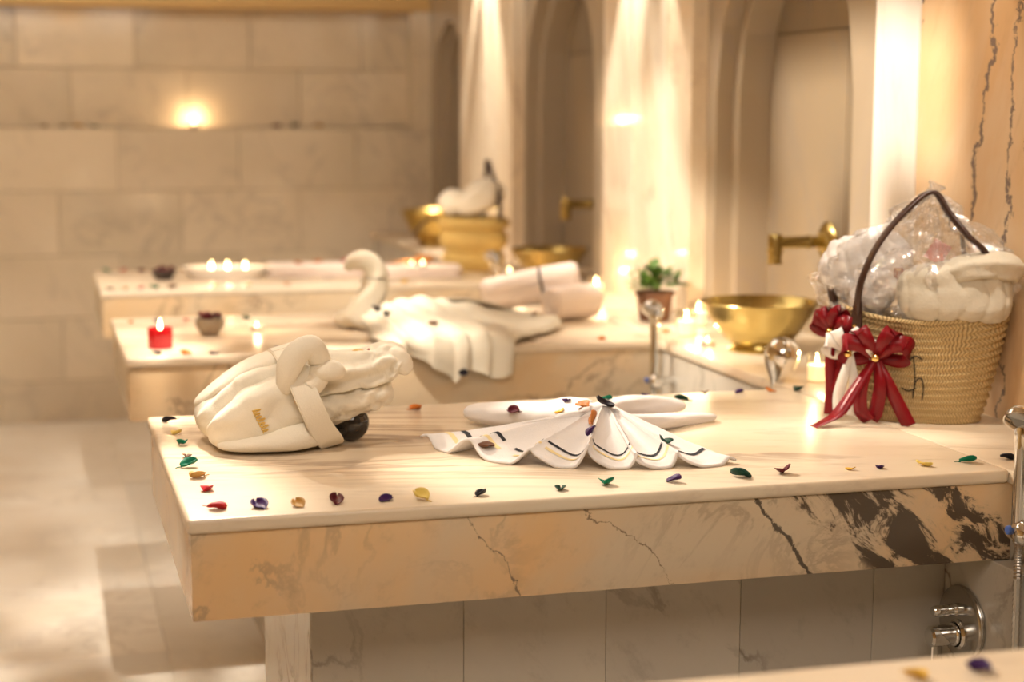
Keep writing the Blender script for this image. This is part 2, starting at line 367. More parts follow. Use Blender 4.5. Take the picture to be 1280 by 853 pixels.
# back wall: tiled plinth wall, a shallow recess with a ledge, golden plaster above
wb = struct('wall_back', boxm((XL, YB+.13, FZ), (2.0, YB+.25, CZ)), 'backing', smooth=False)
def wtile(parent, a, b, mat='tile'):
    c = [(a[i]+b[i])/2 for i in range(3)]
    o = obj('tile', boxm([a[i]-c[i] for i in range(3)], [b[i]-c[i] for i in range(3)], .002), mat, parent, loc=c, smooth=False); return o
rows = [.505, .222, -.07, -.355, -.64, FZ]
for r in range(5):
    x = 1.54 - (0 if r % 2 else .28) ; wdt = .545; first = True
    x1 = 1.78
    while x1 > XL:
        x0 = max(XL, (x if first else x1-wdt)); first = False
        if x1-x0 > .02:
            wtile(wb, (x0+.0008, YB+random.uniform(0, .0015), rows[r+1]+.0008), (x1-.0008, YB+.13, rows[r]-.0008))
        x1 = x0
for z0, z1, sh in ((.505, .773, .32), (.773, 1.045, .03)):
    x1 = 1.535; first = True
    while x1 > XL:
        x0 = max(XL, x1-(sh+.2 if first else .52)); first = False
        wtile(wb, (x0+.0015, YB+.10+random.uniform(0, .002), z0+.0015), (x1-.0015, YB+.13, z1-.0015)); x1 = x0
p = obj('plaster_band', boxm((XL, YB-.01, 1.045), (2.0, YB+.13, CZ)), 'plaster', wb, smooth=False)
obj('recess_jamb', boxm((1.535, YB, .505), (1.70, YB+.13, 1.045)), 'tile', wb, smooth=False)
# right wall: piers with polished slabs, stepped frames with arches, tiled niches
wr = struct('wall_right', boxm((NB+.02, YF, FZ), (2.0, YB+.13, CZ)), 'backing', smooth=False)
def slab(y0, y1, mat, x0=W, x1=NB+.02, z0=-.02, z1=CZ, name='slab'):
    c = ((x0+x1)/2, (y0+y1)/2, 0)
    k = .0012
    return obj(name, boxm((x0-c[0], y0-c[1]+k, z0), (x1-c[0], y1-c[1]-k, z1), .003), mat, wr, loc=c, smooth=False)
o = slab(-.60, .77, 'piervein')
o.data.transform(Matrix.Translation(o.location)); o.location = (0, 0, 0)
slab(.77, .965, 'white_slab')
slab(2.03, 2.23, 'pier'); slab(2.23, 2.50, 'pier'); slab(2.50, 2.79, 'pier')
slab(3.87, 4.05, 'pier'); slab(4.05, 4.35, 'pier'); slab(4.35, 4.68, 'pier')
slab(YF, -1.9, 'pier'); slab(-1.9, -.60-.9, 'pier')
def arch_z(y, ya, yb, zs):
    c = (ya+yb)/2; a = (yb-ya)/2; t = min(1, abs(y-c)/a)
    return zs + a*1.15*math.sqrt(max(0, 1-t**1.9))
def niche(y0, y1, ya, yb, zs=.64):
    bm = B()                                   # stepped frame with the arch cut through it
    def fr(xa, xb, off, Y0, Y1):
        box(bm, (xa, Y0, -.02), (xb, ya-off, CZ)); box(bm, (xa, yb+off, -.02), (xb, Y1, CZ))
        n = 24
        for i in range(n):
            a_, b_ = ya-off+(yb-ya+2*off)*i/n, ya-off+(yb-ya+2*off)*(i+1)/n
            za, zb = arch_z(a_, ya-off, yb+off, zs), arch_z(b_, ya-off, yb+off, zs)
            q = [[bm.verts.new((x, y, z)) for (y, z) in ((a_, za), (b_, zb), (b_, CZ), (a_, CZ))] for x in (xa, xb)]
            bm.faces.new(q[0]); bm.faces.new(q[1][::-1])
            bm.faces.new((q[0][0], q[1][0], q[1][1], q[0][1]))
    fr(WF, WF+.05, .045, y0-.01, y1+.01); fr(WF+.05, NB-.01, 0, y0-.01, y1+.01)
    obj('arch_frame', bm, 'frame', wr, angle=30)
    zr = [-.02, .80, 1.02, 1.24, 1.46, 1.7, CZ]
    for r in range(6):
        cut = (ya+yb)/2 + (.12 if r % 2 else -.1)
        for a_, b_ in ((ya-.05, cut), (cut, yb+.05)):
            c = (NB+.005, (a_+b_)/2, (zr[r]+zr[r+1])/2)
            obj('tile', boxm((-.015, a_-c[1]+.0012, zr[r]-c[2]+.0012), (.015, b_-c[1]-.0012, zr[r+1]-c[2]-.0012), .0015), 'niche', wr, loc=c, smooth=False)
niche(.965, 2.03, 1.20, 1.92)
niche(2.79, 3.87, 3.06, 3.80)
niche(4.68, YB+.1, 4.83, 5.34)
niche(-1.5, -.60, -1.4, -.7)

# ------------------------------------------------------------------ wall ledge and benches
lg = thing('wall_ledge', 'long polished marble ledge running along the right wall under the arches', 'ledge', (0, 0, 0))
bm = B(); box(bm, (L-.012, YF, -.012), (W+.004, YB, TOP), .006, 2)
for y0, y1 in ((.97, 2.025), (2.795, 3.865), (4.685, YB-.005)): box(bm, (W, y0, -.012), (NB-.012, y1, TOP-.0005))
obj('top_slab', bm, 'top', lg, angle=50)
obj('apron', boxm((L, YF, -.145), (L+.02, YB-.005, -.012), .002), 'base', lg, smooth=False)
ys = [YF, -2.4, -1.6, -.85, -.3, .39, .9, 1.5, 2.1, 2.7, 3.3, 3.9, 4.5, YB-.005]
for a, b_ in zip(ys, ys[1:]):
    c = (L-.012, (a+b_)/2, -.5)
    obj('panel', boxm((-.02, a-c[1]+.001, FZ+.5), (.02, b_-c[1]-.001, .357), .0015), 'base', lg, loc=c, smooth=False)
def bench(label, y0, y1, apron_mat, joints, by0, by1):
    if y0 > 1: joints = [.36]+joints[2:]
    t = thing('marble_bench', label, 'bench', (0, y0, 0), 0, 'marble treatment benches')
    d = y1-y0
    bm = boxm((-.006, -.006, -.010), (L-.013, d+.006, TOP), .007, 3)
    o = obj('top_slab', bm, 'top', t, angle=60)
    obj('front_apron', boxm((0, 0, -.141), (L-.001, .03, -.010), .003, 2), apron_mat, t, angle=50)
    obj('end_apron', boxm((0, .0305, -.141), (.03, d-.0305, -.010), .003, 2), apron_mat, t, angle=50)
    obj('back_apron', boxm((0, d-.03, -.141), (L-.001, d, -.010), .003, 2), apron_mat, t, angle=50)
    obj('underside', boxm((.03, .03, -.135), (L-.001, d-.03, -.115)), 'base', t, smooth=False)
    for a, b_ in zip(joints, joints[1:]):
        for yy in (by0, by1-.02):
            c = ((a+b_)/2, yy-y0+.01, -.48)
            obj('panel', boxm((a-c[0]+.0003, -.01, FZ+.481), (b_-c[0]-.0003, .01, .34), .0007), 'base', t, loc=c, smooth=False)
    c = (joints[0]+.009, (by0+by1)/2-y0, -.48)
    obj('end_panel', boxm((-.012, by0-y0-c[1]+.0005, FZ+.481), (.008, by1-y0-c[1]-.0005, .34), .002), 'base', t, loc=c, smooth=False)
    return t
J = [.197, .443, .685, .925, 1.173, L-.033]
bench('front marble bench in full view with a robe bundle and a fanned towel on top', 0, .838, 'apron', J, .15, .71)
bench('second marble bench from the front, carrying the red candle and draped towel', 1.627, 2.399, 'apron_far', J, 1.77, 2.30)
bench('farthest marble bench, nearest the tiled back wall, carrying a white oval tray', 3.135, 3.851, 'apron_far', J, 3.27, 3.75)
bench('nearest marble bench, only its corner showing at the lower right', -1.67, -.832, 'apron_far', J, -1.5, -.97)

# ------------------------------------------------------------------ robe bundle
RX, RY = .25, .57
rob = thing('rolled_robe', 'rolled cream terry bathrobe tied with a belt, left end of front bench', 'bathrobe', (RX, RY, TOP+.003))
def rl(l): return [(x-RX, y-RY, z-TOP) for x, y, z in l]
bm = B()
cloth(bm, rl([(.062, .575, .042), (.13, .575, .064), (.20, .57, .082), (.29, .57, .088)]), [.13, .19, .20, .17], [.055, .112, .150, .140], .10, 7, 1.3, endr=.16)
body = obj('body', bm, 'robe', rob, angle=180)
bm = B()
cloth(bm, rl([(.077, .50, .032), (.13, .478, .055), (.19, .475, .082), (.26, .485, .095)]), [.05, .085, .09, .08], [.045, .085, .105, .10], .085, 5, 4.7, endr=.2)
front = obj('front_panel', bm, 'robe', rob, angle=180)
bm = B()
cloth(bm, rl([(.088, .475, .022), (.15, .455, .026), (.21, .452, .034), (.275, .48, .045)]), [.05, .075, .08, .06], [.018, .030, .048, .06], .05, 3, 8.1, endr=.2)
obj('lower_fold', bm, 'robe', rob, angle=180)
bm = B()
cloth(bm, rl([(.062, .60, .070), (.11, .592, .105), (.165, .58, .138), (.235, .56, .158)]), [.05, .11, .12, .11], [.018, .028, .034, .04], .06, 4, 2.2, endr=.15)
obj('back_fold', bm, 'robe', rob, angle=180)
bm = B()
cloth(bm, rl([(.235, .55, .122), (.30, .535, .128), (.365, .53, .137), (.40, .525, .145), (.422, .52, .136)]), [.15, .15, .13, .12, .12], [.095, .072, .064, .070, .050], .12, 7, 5.5, endr=.1, nfreq=1.5, ns=80, nt=64, tr=.08, trn=5)
obj('upper_lobe', bm, 'robe', rob, angle=180)
bm = B()
cloth(bm, rl([(.385, .495, .166), (.408, .495, .153), (.428, .50, .130)]), [.03, .055, .04], [.03, .045, .022], .10, 3, 3.5, endr=.25, ns=24, nt=24)
obj('cuff', bm, 'robe', rob, angle=180)
bm = B()
cloth(bm, rl([(.25, .54, .072), (.31, .535, .082), (.37, .535, .092), (.408, .53, .098)]), [.15, .16, .14, .11], [.095, .066, .052, .040], .10, 5, 7.2, endr=.15, nfreq=1.4, ns=80, tr=.08, trn=4)
obj('lower_lobe', bm, 'robe', rob, angle=180)
bm = B()
strip(bm, rl([(.215, .53, .173), (.222, .455, .150), (.236, .415, .105), (.258, .42, .055), (.284, .46, .017), (.278, .56, .014), (.232, .67, .05), (.205, .665, .12), (.212, .60, .165), (.215, .53, .173)]),
      [.046, .044, .042, .042, .044, .044, .044, .044, .044, .046], [(1, .1, .25)], 60, .010)
bmesh.ops.bevel(bm, geom=bm.edges[:], offset=.002, segments=2, affect='EDGES')
obj('belt', bm, 'robe', rob, angle=70)
bm = B()
tube(bm, rl([(.203, .45, .118), (.207, .437, .155), (.225, .43, .185), (.248, .435, .190), (.262, .445, .165), (.258, .44, .135), (.24, .43, .118)]),
     [.016, .018, .017, .017, .017, .016, .014], 16, 48, flat=1.25)
cloth(bm, rl([(.245, .445, .142), (.275, .445, .148), (.305, .455, .143)]), [.04, .05, .03], [.035, .038, .026], .06, 3, 2.0, ns=24, nt=24, endr=.3)
obj('belt_knot', bm, 'robe', rob, angle=180)
bvh = BVHTree.FromPolygons([v.co.copy() for v in front.data.vertices], [list(p_.vertices) for p_ in front.data.polygons])
def on_front(x, z):
    h = bvh.ray_cast(V((x-RX, -1, z-TOP)), V((0, 1, 0)))
    return (h[0] + h[1]*.001) if h[0] else None
bm = B()
ax = V((.147, .088)); bx = V((.166, .048)); dn = (bx-ax); nr = V((-dn.y, dn.x)).normalized()
for k in range(7):                              # a word of seven small script letters running down the panel
    base_ = ax + dn*(k+.2)/7
    hgt = .010 if k in (0, 3, 5) else .006
    q = [base_ - nr*.004, base_ + nr*hgt*.6 + dn*.03, base_ + nr*hgt + dn*.07, base_ + nr*hgt*.3 + dn*.09, base_ - nr*.003 + dn*.05, base_ - nr*.004 + dn*.13]
    pp = [on_front(a_.x, a_.y) for a_ in q]; pp = [a_ for a_ in pp if a_]
    if len(pp) > 2: tube(bm, pp, .0011, 5, 16)
e = obj('embroidery', bm, 'gold_thread', rob, angle=180); e['label'] = 'gold embroidered script letters'
ball = thing('glass_ball', 'dark round glass ball propping up the right half of the rolled robe', 'ball', (.328, .515, TOP))
obj('ball_body', lathe(B(), [(0, 0)]+[(.033*math.sin(a_*PI/16), .033-.033*math.cos(a_*PI/16)) for a_ in range(1, 16)]+[(0, .066)], 32), 'darkball', ball, angle=180)
obj('collar', lathe(B(), [(.012, .0645), (.012, .067), (.014, .068), (.014, .064)], 20), 'brass', ball)

# ------------------------------------------------------------------ fanned towel on the front bench
KX, KY = .745, .36
fan = thing('fan_towel', 'white towel pleated into a fan with black and gold stripes on front bench', 'towel', (KX, KY, TOP))
hem = vl([(.445, .455, 0), (.475, .375, 0), (.52, .292, 0), (.57, .240, 0), (.625, .205, 0), (.68, .182, 0), (.735, .166, 0), (.785, .156, 0), (.845, .150, 0), (.915, .158, 0)])
NW = 6.15
def fan_pt(u, v, lift=0.0):
    h = cr(hem, u)
    k = V((KX - .035 + .07*u, KY - .02 + .015*math.sin(u*PI), 0))
    ph = 2*PI*(NW*u + .10) + .5*math.sin(u*9)
    wv = .5+.5*math.sin(ph)
    tail = min(1, (1-u)/.22)*min(1, .22+u/.22)
    p = k.lerp(h, v)
    d = (h-k); d.normalize(); s = V((-d.y, d.x, 0))
    p += d*(.014*v*v*(1-wv)) + s*.012*v*math.cos(ph)*tail
    ridge = .058*(1-v)**1.25 + .004
    wv = .5+.5*math.sin(ph + .55*math.sin(ph))
    amp = (.010 + .040*v**.8)*(.12+.88*tail)*(.78+.22*math.sin(u*14+1))
    z = ridge + amp*wv*(1-.25*v) + .0035*fbm(V((u*9, v*4, 2.2)), 3)*v
    if v > .9: z -= (v-.9)*.05*(1-wv)
    return V((p.x-KX, p.y-KY, max(z, .0045)+lift))
bm = B(); sheet(bm, fan_pt, 150, 34, .0042); obj('pleated_skirt', bm, 'towel', fan, angle=180)
def stripe(v0, v1, u0, u1, mat, n):
    bm = B(); grid(bm, lambda i, j: fan_pt(u0+(u1-u0)*i, v0+(v1-v0)*j, .0009), n, 3)
    obj('stripe', bm, mat, fan, angle=180)
for a_, b_ in ((.02, .10), (.135, .21), (.25, .33), (.37, .50), (.53, .66), (.68, .80), (.85, .965)):
    stripe(.755, .785, a_, b_, 'black_stripe', 26)
for a_, b_ in ((.01, .13), (.15, .235), (.27, .36), (.39, .52), (.55, .69), (.70, .82)):
    stripe(.845, .875, a_, b_, 'gold_stripe', 26)
bm = B()
cloth(bm, [(-.175, .27, .022), (-.12, .20, .026), (-.05, .11, .036), (.0, .03, .045)], [.05, .07, .075, .06], [.028, .044, .046, .036], .06, 3, 1.1, ns=40, endr=.12)
cloth(bm, [(-.05, .26, .02), (-.02, .16, .040), (.0, .08, .045)], [.04, .05, .05], [.02, .04, .05], .07, 3, 6.1, ns=30, nt=24, endr=.2)
obj('left_wing', bm, 'towel', fan, angle=180)
bm = B()
cloth(bm, [(.0, .03, .042), (.07, .12, .040), (.15, .19, .032), (.245, .24, .020)], [.06, .06, .06, .05], [.05, .042, .038, .022], .06, 3, 3.1, ns=40, endr=.12)
cloth(bm, [(.04, .06, .030), (.12, .10, .018), (.20, .13, .014), (.285, .17, .009)], [.04, .05, .05, .03], [.03, .028, .024, .012], .06, 3, 5.1, ns=40, endr=.12)
obj('right_wing', bm, 'towel', fan, angle=180)
bm = B(); cloth(bm, [(-.045, .0, .056), (.0, .01, .062), (.045, .0, .052)], [.03, .045, .03], [.016, .022, .016], .1, 5, 9.1, ns=24, nt=24, endr=.3)
obj('gather', bm, 'towel', fan, angle=180)
fan_me = [o_ for o_ in fan.children if o_.name.startswith(('pleated', 'left_w', 'right_w', 'gather'))]
def surf_bvh(objs, off):
    vv = []; ff = []
    for o_ in objs:
        b0 = len(vv); vv += [v.co + off for v in o_.data.vertices]; ff += [[i+b0 for i in p_.vertices] for p_ in o_.data.polygons]
    return BVHTree.FromPolygons(vv, ff)
fan_bvh = surf_bvh(fan_me, V((KX, KY, TOP)))
robe_bvh = surf_bvh([o_ for o_ in rob.children if o_.data], V((RX, RY, TOP)))

# ------------------------------------------------------------------ petals
def petal_mesh(kind):
    bm = B(); r = random.Random(kind*7+1)
    cup = [.8, 1.0, .6, 1.2, .9][kind]; wd = [.72, .8, .6, .7, .95][kind]; curl = [.4, .6, .9, .5, .3][kind]
    def fn(i, j):
        t = i; s = (j-.5)*2
        wdt = wd*.5*math.sin(PI*min(1, t*.93+.04))**.7*(1 if t < .6 else 1-.25*(t-.6))
        x = (t-.5); y = s*wdt
        z = cup*(s*s*.35*wdt/.4) + curl*(t-.5)**2*.8 + .05*math.sin(5*t+3*s) + .02*r.random()
        return V((x, y, z))
    sheet(bm, fn, 8, 7, .035)
    if kind in (1, 3): tube(bm, [(-.45, 0, .03), (-.65, .03, .09), (-.82, .0, .10)], [.035, .025], 5, 6)
    zmin = min(v.co.z for v in bm.verts)
    for v in bm.verts: v.co.z -= zmin
    for f in bm.faces: f.smooth = True
    me = bpy.data.meshes.new('petal'); bm.to_mesh(me); bm.free(); return me
PM = {}
for c in PET:
    for k in range(5):
        if c not in PM: PM[c] = {}
pbase = [petal_mesh(k) for k in range(5)]
for c in PET:
    for k in range(5):
        me = pbase[k].copy(); me.materials.append(MAT['petal_'+c]); PM[c][k] = me
pr = random.Random(11)
def petal(x, y, colour, label, group, size=.026, z=TOP, kind=None, rz=None, bvh=None, tilt=.3):
    k = pr.randrange(5) if kind is None else kind
    o = bpy.data.objects.new('petal', PM[colour][k]); C.objects.link(o)
    s = size*pr.uniform(.92, 1.1); o.scale = (s, s, s)
    nrm = V((0, 0, 1))
    if bvh:
        h = bvh.ray_cast(V((x, y, 1)), V((0, 0, -1)))
        if h[0]: z = h[0].z + .0005; nrm = h[1].lerp(nrm, .35)
    q = V((0, 0, 1)).rotation_difference(nrm.normalized())
    e = (pr.uniform(-tilt, tilt), pr.uniform(-tilt, tilt), pr.uniform(0, 6.28) if rz is None else rz)
    from mathutils import Euler
    mt = q.to_matrix() @ Euler(e).to_matrix()
    o.rotation_euler = mt.to_euler()
    lo = min((mt @ (v.co*s)).dot(nrm.normalized()) for v in PM[colour][k].vertices)
    o.location = V((x, y, z+H)) - nrm.normalized()*(lo if not bvh else lo*.9)
    return tag(o, label, 'petal', group)
gb1 = 'petals along the edges of the front bench'
for x, y, c, lab, sz in [
 (.030, .778, 'black', 'black petal at the far left corner of the front bench', .024),
 (.034, .655, 'yellow', 'yellow gold petal just before the far left corner of front bench', .022),
 (.035, .548, 'green', 'green petal left of the rolled robe end on front bench', .025),
 (.034, .442, 'brown', 'brown petal touching a turquoise one on left edge of front bench', .022),
 (.031, .362, 'green', 'turquoise green petal between brown and tan ones on left bench edge', .028),
 (.036, .276, 'tan', 'tan petal below the turquoise one on left edge of front bench', .028),
 (.042, .180, 'red', 'small bright red petal on left edge of front bench', .024),
 (.044, .054, 'red', 'dark red flat petal at the near left corner of front bench', .027),
 (.106, .050, 'purple', 'dark purple petal with a stem, second along the front edge', .033),
 (.163, .043, 'tan', 'tan curled petal third along the front edge, between purple and maroon', .027),
 (.220, .049, 'maroon', 'maroon petal on front edge between tan and purple petals', .027),
 (.295, .045, 'purple', 'purple petal on front edge just left of the yellow one', .025),
 (.348, .040, 'yellow', 'pale yellow petal on front edge below the fan towel left end', .028),
 (.443, .039, 'black', 'small black petal alone on front edge below the towel pleats', .021),
 (.571, .044, 'darkgreen', 'blackish green upright petal on front edge below the fan towel', .024),
 (.651, .058, 'green', 'green petal on front edge right of the blackish green petal', .028),
 (.763, .051, 'purple', 'bright purple petal on front edge below the right towel hem', .027),
 (.878, .057, 'darkgreen', 'long dark green petal on front edge right of the fan towel', .034),
 (.957, .061, 'maroon', 'dark maroon petal on front edge right of the long green petal', .027),
 (1.076, .061, 'gold', 'small gold petal on front edge above the dark marble vein', .018),
 (1.128, .060, 'purple', 'small dark purple petal on front edge above the dark marble vein', .021),
 (1.208, .058, 'yellow', 'yellow rectangular petal on front edge below the basket', .028),
 (1.294, .062, 'green', 'bright green petal at the right end of the front edge', .026),
 (1.372, .068, 'black', 'black purple petal rightmost on the front edge by the shower bar', .026),
 (.507, .790, 'orange', 'orange petal on back edge of front bench right of the robe', .026),
 (.414, .788, 'brown', 'tiny brown petal on the back edge just behind the glass ball', .014),
 (.993, .808, 'purple', 'purple petal on back edge right behind the towel right wing', .023),
 (1.047, .746, 'darkgreen', 'dark green petal behind the right wing of the fan towel', .026),
 (1.127, .812, 'brown', 'small brown petal on back edge between green and purple ones', .018),
 (1.204, .812, 'purple', 'violet petal on back edge left of the orange petal', .024),
 (1.273, .812, 'orange', 'orange petal on back edge beside the chrome bulb stem', .024),
 (1.335, .806, 'darkgreen', 'dark green petal on back edge right of chrome bulb stem', .024)]:
    petal(x, y, c, lab, gb1, sz)
gf = 'petals scattered on the fan towel'
for x, y, c, lab, sz in [
 (.625, .50, 'maroon', 'maroon petal on the left wing of the fan towel', .024),
 (.652, .35, 'gold', 'gold petal lower on the left pleats of the fan towel', .022),
 (.688, .42, 'gold', 'smaller gold petal high on the fan towel near its gather', .020),
 (.715, .37, 'copper', 'golden brown petal beside the black one at the towel gather', .030),
 (.748, .355, 'black', 'large black petal on the gather of the fan towel', .036),
 (.79, .46, 'green', 'green petal behind the gather of the fan towel', .018),
 (.72, .31, 'copper', 'copper petal just below the gather of the fan towel', .030),
 (.523, .31, 'brown', 'brown petal on the left pleats of the fan towel', .026),
 (.690, .245, 'purple', 'small purple petal on the middle pleat of the fan towel', .022),
 (.812, .225, 'darkgreen', 'dark green petal with stem on the right pleats of the towel', .028),
 (.715, .47, 'purple', 'dark purple petal behind the fan towel gather', .022)]:
    petal(x, y, c, lab, gf, sz, bvh=fan_bvh)
petal(.345, .53, 'gold', 'gold petal lying on top of the rolled robe', None or 'petals on the rolled robe', .024, bvh=robe_bvh)
petal(.360, .525, 'red', 'small red petal lying on top of the rolled robe', 'petals on the rolled robe', .018, bvh=robe_bvh)
petal(.668, -.886, 'gold', 'blurred golden petal on the nearest bench corner', 'petals on the nearest bench', .026, kind=3)
petal(.744, -.882, 'purple', 'blurred purple petal on the nearest bench corner', 'petals on the nearest bench', .026)

# ------------------------------------------------------------------ palm basket with towels, bows and cellophane
BX, BY, BR = 1.425, .462, -.5586
bask = thing('palm_basket', 'woven palm basket with red and white ribbon bows, beside right wall', 'basket', (BX, BY, TOP), BR)
def bsk(th, v, a0, b0, a1, b1, hgt, rise, rib=.0030, nr=15):
    c, s = math.cos(th), math.sin(th)
    ez = hgt + rise*c*c
    z = v*ez
    k = v**.75
    rr = 1 + rib/.12*math.sin(v*nr*2*PI)
    sq = 1/(abs(c)**2.4+abs(s)**2.4)**(1/2.4)
    return V(((a0+(a1-a0)*k)*c*sq*rr, (b0+(b1-b0)*k)*s*sq*rr, z))
def basket_body(bm, a0, b0, a1, b1, hgt, rise, th=.006, nr=15):
    nu, nv = 96, nr*6
    o_ = grid(bm, lambda i, j: bsk(2*PI*i, j, a0, b0, a1, b1, hgt, rise, nr=nr), nu, nv, True)
    n_ = grid(bm, lambda i, j: bsk(2*PI*i, max(.02, j), a0-th, b0-th, a1-th, b1-th, hgt, rise, nr=nr), nu, nv//3, True)
    bm.faces.new([o_[i][0] for i in range(nu)][::-1]); bm.faces.new([n_[i][0] for i in range(nu)])
    for i in range(nu):
        i2 = (i+1) % nu; bm.faces.new((o_[i][-1], o_[i2][-1], n_[i2][-1], n_[i][-1]))
obj_b = B(); basket_body(obj_b, .110, .066, .162, .098, .195, .03); obj('body', obj_b, 'palm', bask, angle=180)
bm = B()
tube(bm, [bsk(2*PI*i/24, 1, .110, .066, .161, .097, .195, .03, 0) for i in range(24)], .005, 8, 97, True)
obj('rim', bm, 'palm', bask, angle=180)
SIDE = [(0, -1, 0)]
def handle(pts, tabs):
    bm = B(); strip(bm, pts, [.017, .015, .015, .015, .017], [(.6, -.8, 0), (.6, -.8, .1)], 48, .007)
    bmesh.ops.bevel(bm, geom=bm.edges[:], offset=.0015, segments=1, affect='EDGES')
    h_ = obj('handle', bm, 'leather', bask, angle=60)
    bm = B()
    for t in tabs:
        strip(bm, t, [.014, .022, .024, .012], [(.85, -.5, 0)], 14, .005)
    obj('leather_tab', bm, 'leather', h_, angle=60)
    bm = B()
    for t in tabs:
        q = V(t[2]) + V((-.002, -.006, .0)); lathe(bm, [(0, .003), (.003, .002), (.004, 0), (.004, -.004)], 10, q, (-.2, -1, 0))
    obj('rivet', bm, 'gold', h_)
handle([(-.115, -.090, .205), (-.110, -.108, .265), (-.083, -.098, .335), (-.035, -.075, .40), (.012, -.045, .435), (.045, -.055, .395), (.080, -.075, .356), (.115, -.06, .32), (.140, .0, .24)],
       [[(-.115, -.088, .23), (-.116, -.092, .205), (-.117, -.092, .185), (-.117, -.089, .168)]])
handle([(-.163, -.035, .21), (-.170, -.035, .262), (-.130, .0, .312), (-.085, .02, .345), (-.03, .03, .40), (.015, .02, .428), (.045, .05, .39), (.068, .06, .345), (.08, .09, .205)],
       [[(-.164, -.036, .235), (-.164, -.041, .205), (-.161, -.043, .182), (-.158, -.041, .165)]])
# the handwritten letter on the palm
def bfront(x, z):
    v = z/.197; k = v**.75; a = .110+.052*k; b_ = .066+.032*k
    s = (max(0, 1-abs(x/a)**2.4))**(1/2.4)
    return V((x, -b_*s-.0022, z))
bm = B()
for st in ([(-.010, .130), (-.006, .09), (-.009, .050)], [(-.009, .06), (-.003, .085), (.006, .088), (.010, .07), (.008, .048)], [(-.020, .118), (-.008, .132), (.006, .126)], [(-.030, .07), (-.018, .064), (-.004, .07)]):
    tube(bm, [bfront(x, z) for x, z in st], .0014, 5, 18)
o = obj('handwritten_letter', bm, 'ink', bask, angle=180); o['label'] = 'thin black handwritten letter h'
def bow(name, c, sc, mat, tails, tilt, bead='gold'):
    c = V(c); n = bfront(min(.1, max(-.105, c.x)), c.z)
    t = bpy.data.objects.new(name, None); C.objects.link(t); t.parent = bask; t.location = c
    fx = V((math.cos(tilt), math.sin(tilt), 0)); fy = V((-math.sin(tilt), math.cos(tilt), 0))
    L_ = lambda x, y, z: fx*x*sc + fy*y*sc + V((0, 0, z*sc))
    for sgn in (-1, 1):
        bm = B()
        strip(bm, [L_(0, -.008, 0), L_(sgn*.025, -.022, .022), L_(sgn*.052, -.018, .026), L_(sgn*.058, -.006, .006), L_(sgn*.040, .002, -.006), L_(0, -.004, 0)],
              [.016*sc, .026*sc, .032*sc, .030*sc, .026*sc, .016*sc], [(0, .25, 1), (.2, 0, 1), (0, .3, 1)], 28)
        obj('loop', bm, mat, t, angle=180)
        bm = B()
        strip(bm, [L_(0, -.010, 0), L_(sgn*.012, -.026, .030), L_(sgn*.026, -.022, .050), L_(sgn*.034, -.008, .040), L_(sgn*.018, -.002, .012), L_(0, -.006, 0)],
              [.014*sc, .022*sc, .026*sc, .026*sc, .022*sc, .014*sc], [(sgn*.9, .1, -.4)], 28)
        obj('loop', bm, mat, t, angle=180)
    for tl in tails:
        bm = B(); strip(bm, [V(q) for q in tl], [.012*sc, .022*sc, .026*sc, .026*sc], [(1, -.2, .25)], 26); obj('tail', bm, mat, t, angle=180)
    bm = B(); lathe(bm, [(0, .009), (.006, .007), (.009, 0), (.006, -.007), (0, -.009)], 14, L_(0, -.016, 0), (0, -1, 0))
    obj('knot', bm, bead, t, angle=180)
    return t
bow('red_bow', (-.078, -.094, .128), 1.05, 'red', [
    [(0, -.01, 0), (-.035, -.026, -.06), (-.065, -.045, -.105), (-.105, -.075, -.126)],
    [(0, -.01, 0), (-.022, -.02, -.05), (-.024, -.012, -.10), (-.008, -.002, -.122)],
    [(0, -.01, 0), (.010, -.018, -.05), (.004, -.006, -.10), (-.006, .0, -.119)],
    [(0, -.01, 0), (.024, -.018, -.045), (.046, -.012, -.09), (.066, -.012, -.1265)]], .0)
bow('white_bow', (-.125, -.082, .132), .85, 'white_satin', [
    [(0, -.01, 0), (-.012, -.02, -.045), (-.020, -.012, -.085), (-.018, -.01, -.122)],
    [(0, -.01, 0), (.008, -.02, -.05), (.010, -.006, -.09), (.006, .004, -.122)]], -.4)
bow('red_bow', (-.158, -.050, .168), .85, 'red', [
    [(0, -.01, 0), (-.008, -.016, -.05), (-.004, -.012, -.11), (-.006, -.012, -.16)],
    [(0, -.01, 0), (.010, -.016, -.05), (.012, -.02, -.09), (.004, -.018, -.115)]], -.7)
# towels packed in the basket
def bw(x, y, z): return (BX+math.cos(BR)*x-math.sin(BR)*y, BY+math.sin(BR)*x+math.cos(BR)*y, z)
tw = thing('folded_towel', 'plump folded cream towel filling the right side of the palm basket', 'towel', bw(.055, -.02, .2), BR)
bm = B(); cloth(bm, [(-.10, -.025, .045), (-.03, -.03, .055), (.05, -.022, .06), (.105, -.01, .065)], [.09, .125, .12, .09], [.11, .125, .125, .11], .06, 5, 2.7, endr=.22, ns=110, nt=72, tr=.10, trn=6)
obj('outer_fold', bm, 'drape', tw, angle=180)
bm = B(); cloth(bm, [(-.03, -.03, .085), (.03, -.03, .108), (.085, -.02, .11), (.108, -.005, .085)], [.08, .12, .11, .06], [.05, .05, .055, .05], .06, 6, 5.2, endr=.25, ns=80, tr=.07, trn=5)
obj('top_fold', bm, 'drape', tw, angle=180)
tw = thing('folded_towel', 'white fluffy towel under cellophane at left side of the palm basket', 'towel', bw(-.11, .0, .2), BR)
bm = B(); cloth(bm, [(-.085, -.01, .075), (-.03, 0, .095), (.03, .015, .12), (.06, .03, .16)], [.08, .11, .10, .06], [.075, .12, .12, .08], .10, 6, 3.3, endr=.25, ns=80, tr=.14, trn=6)
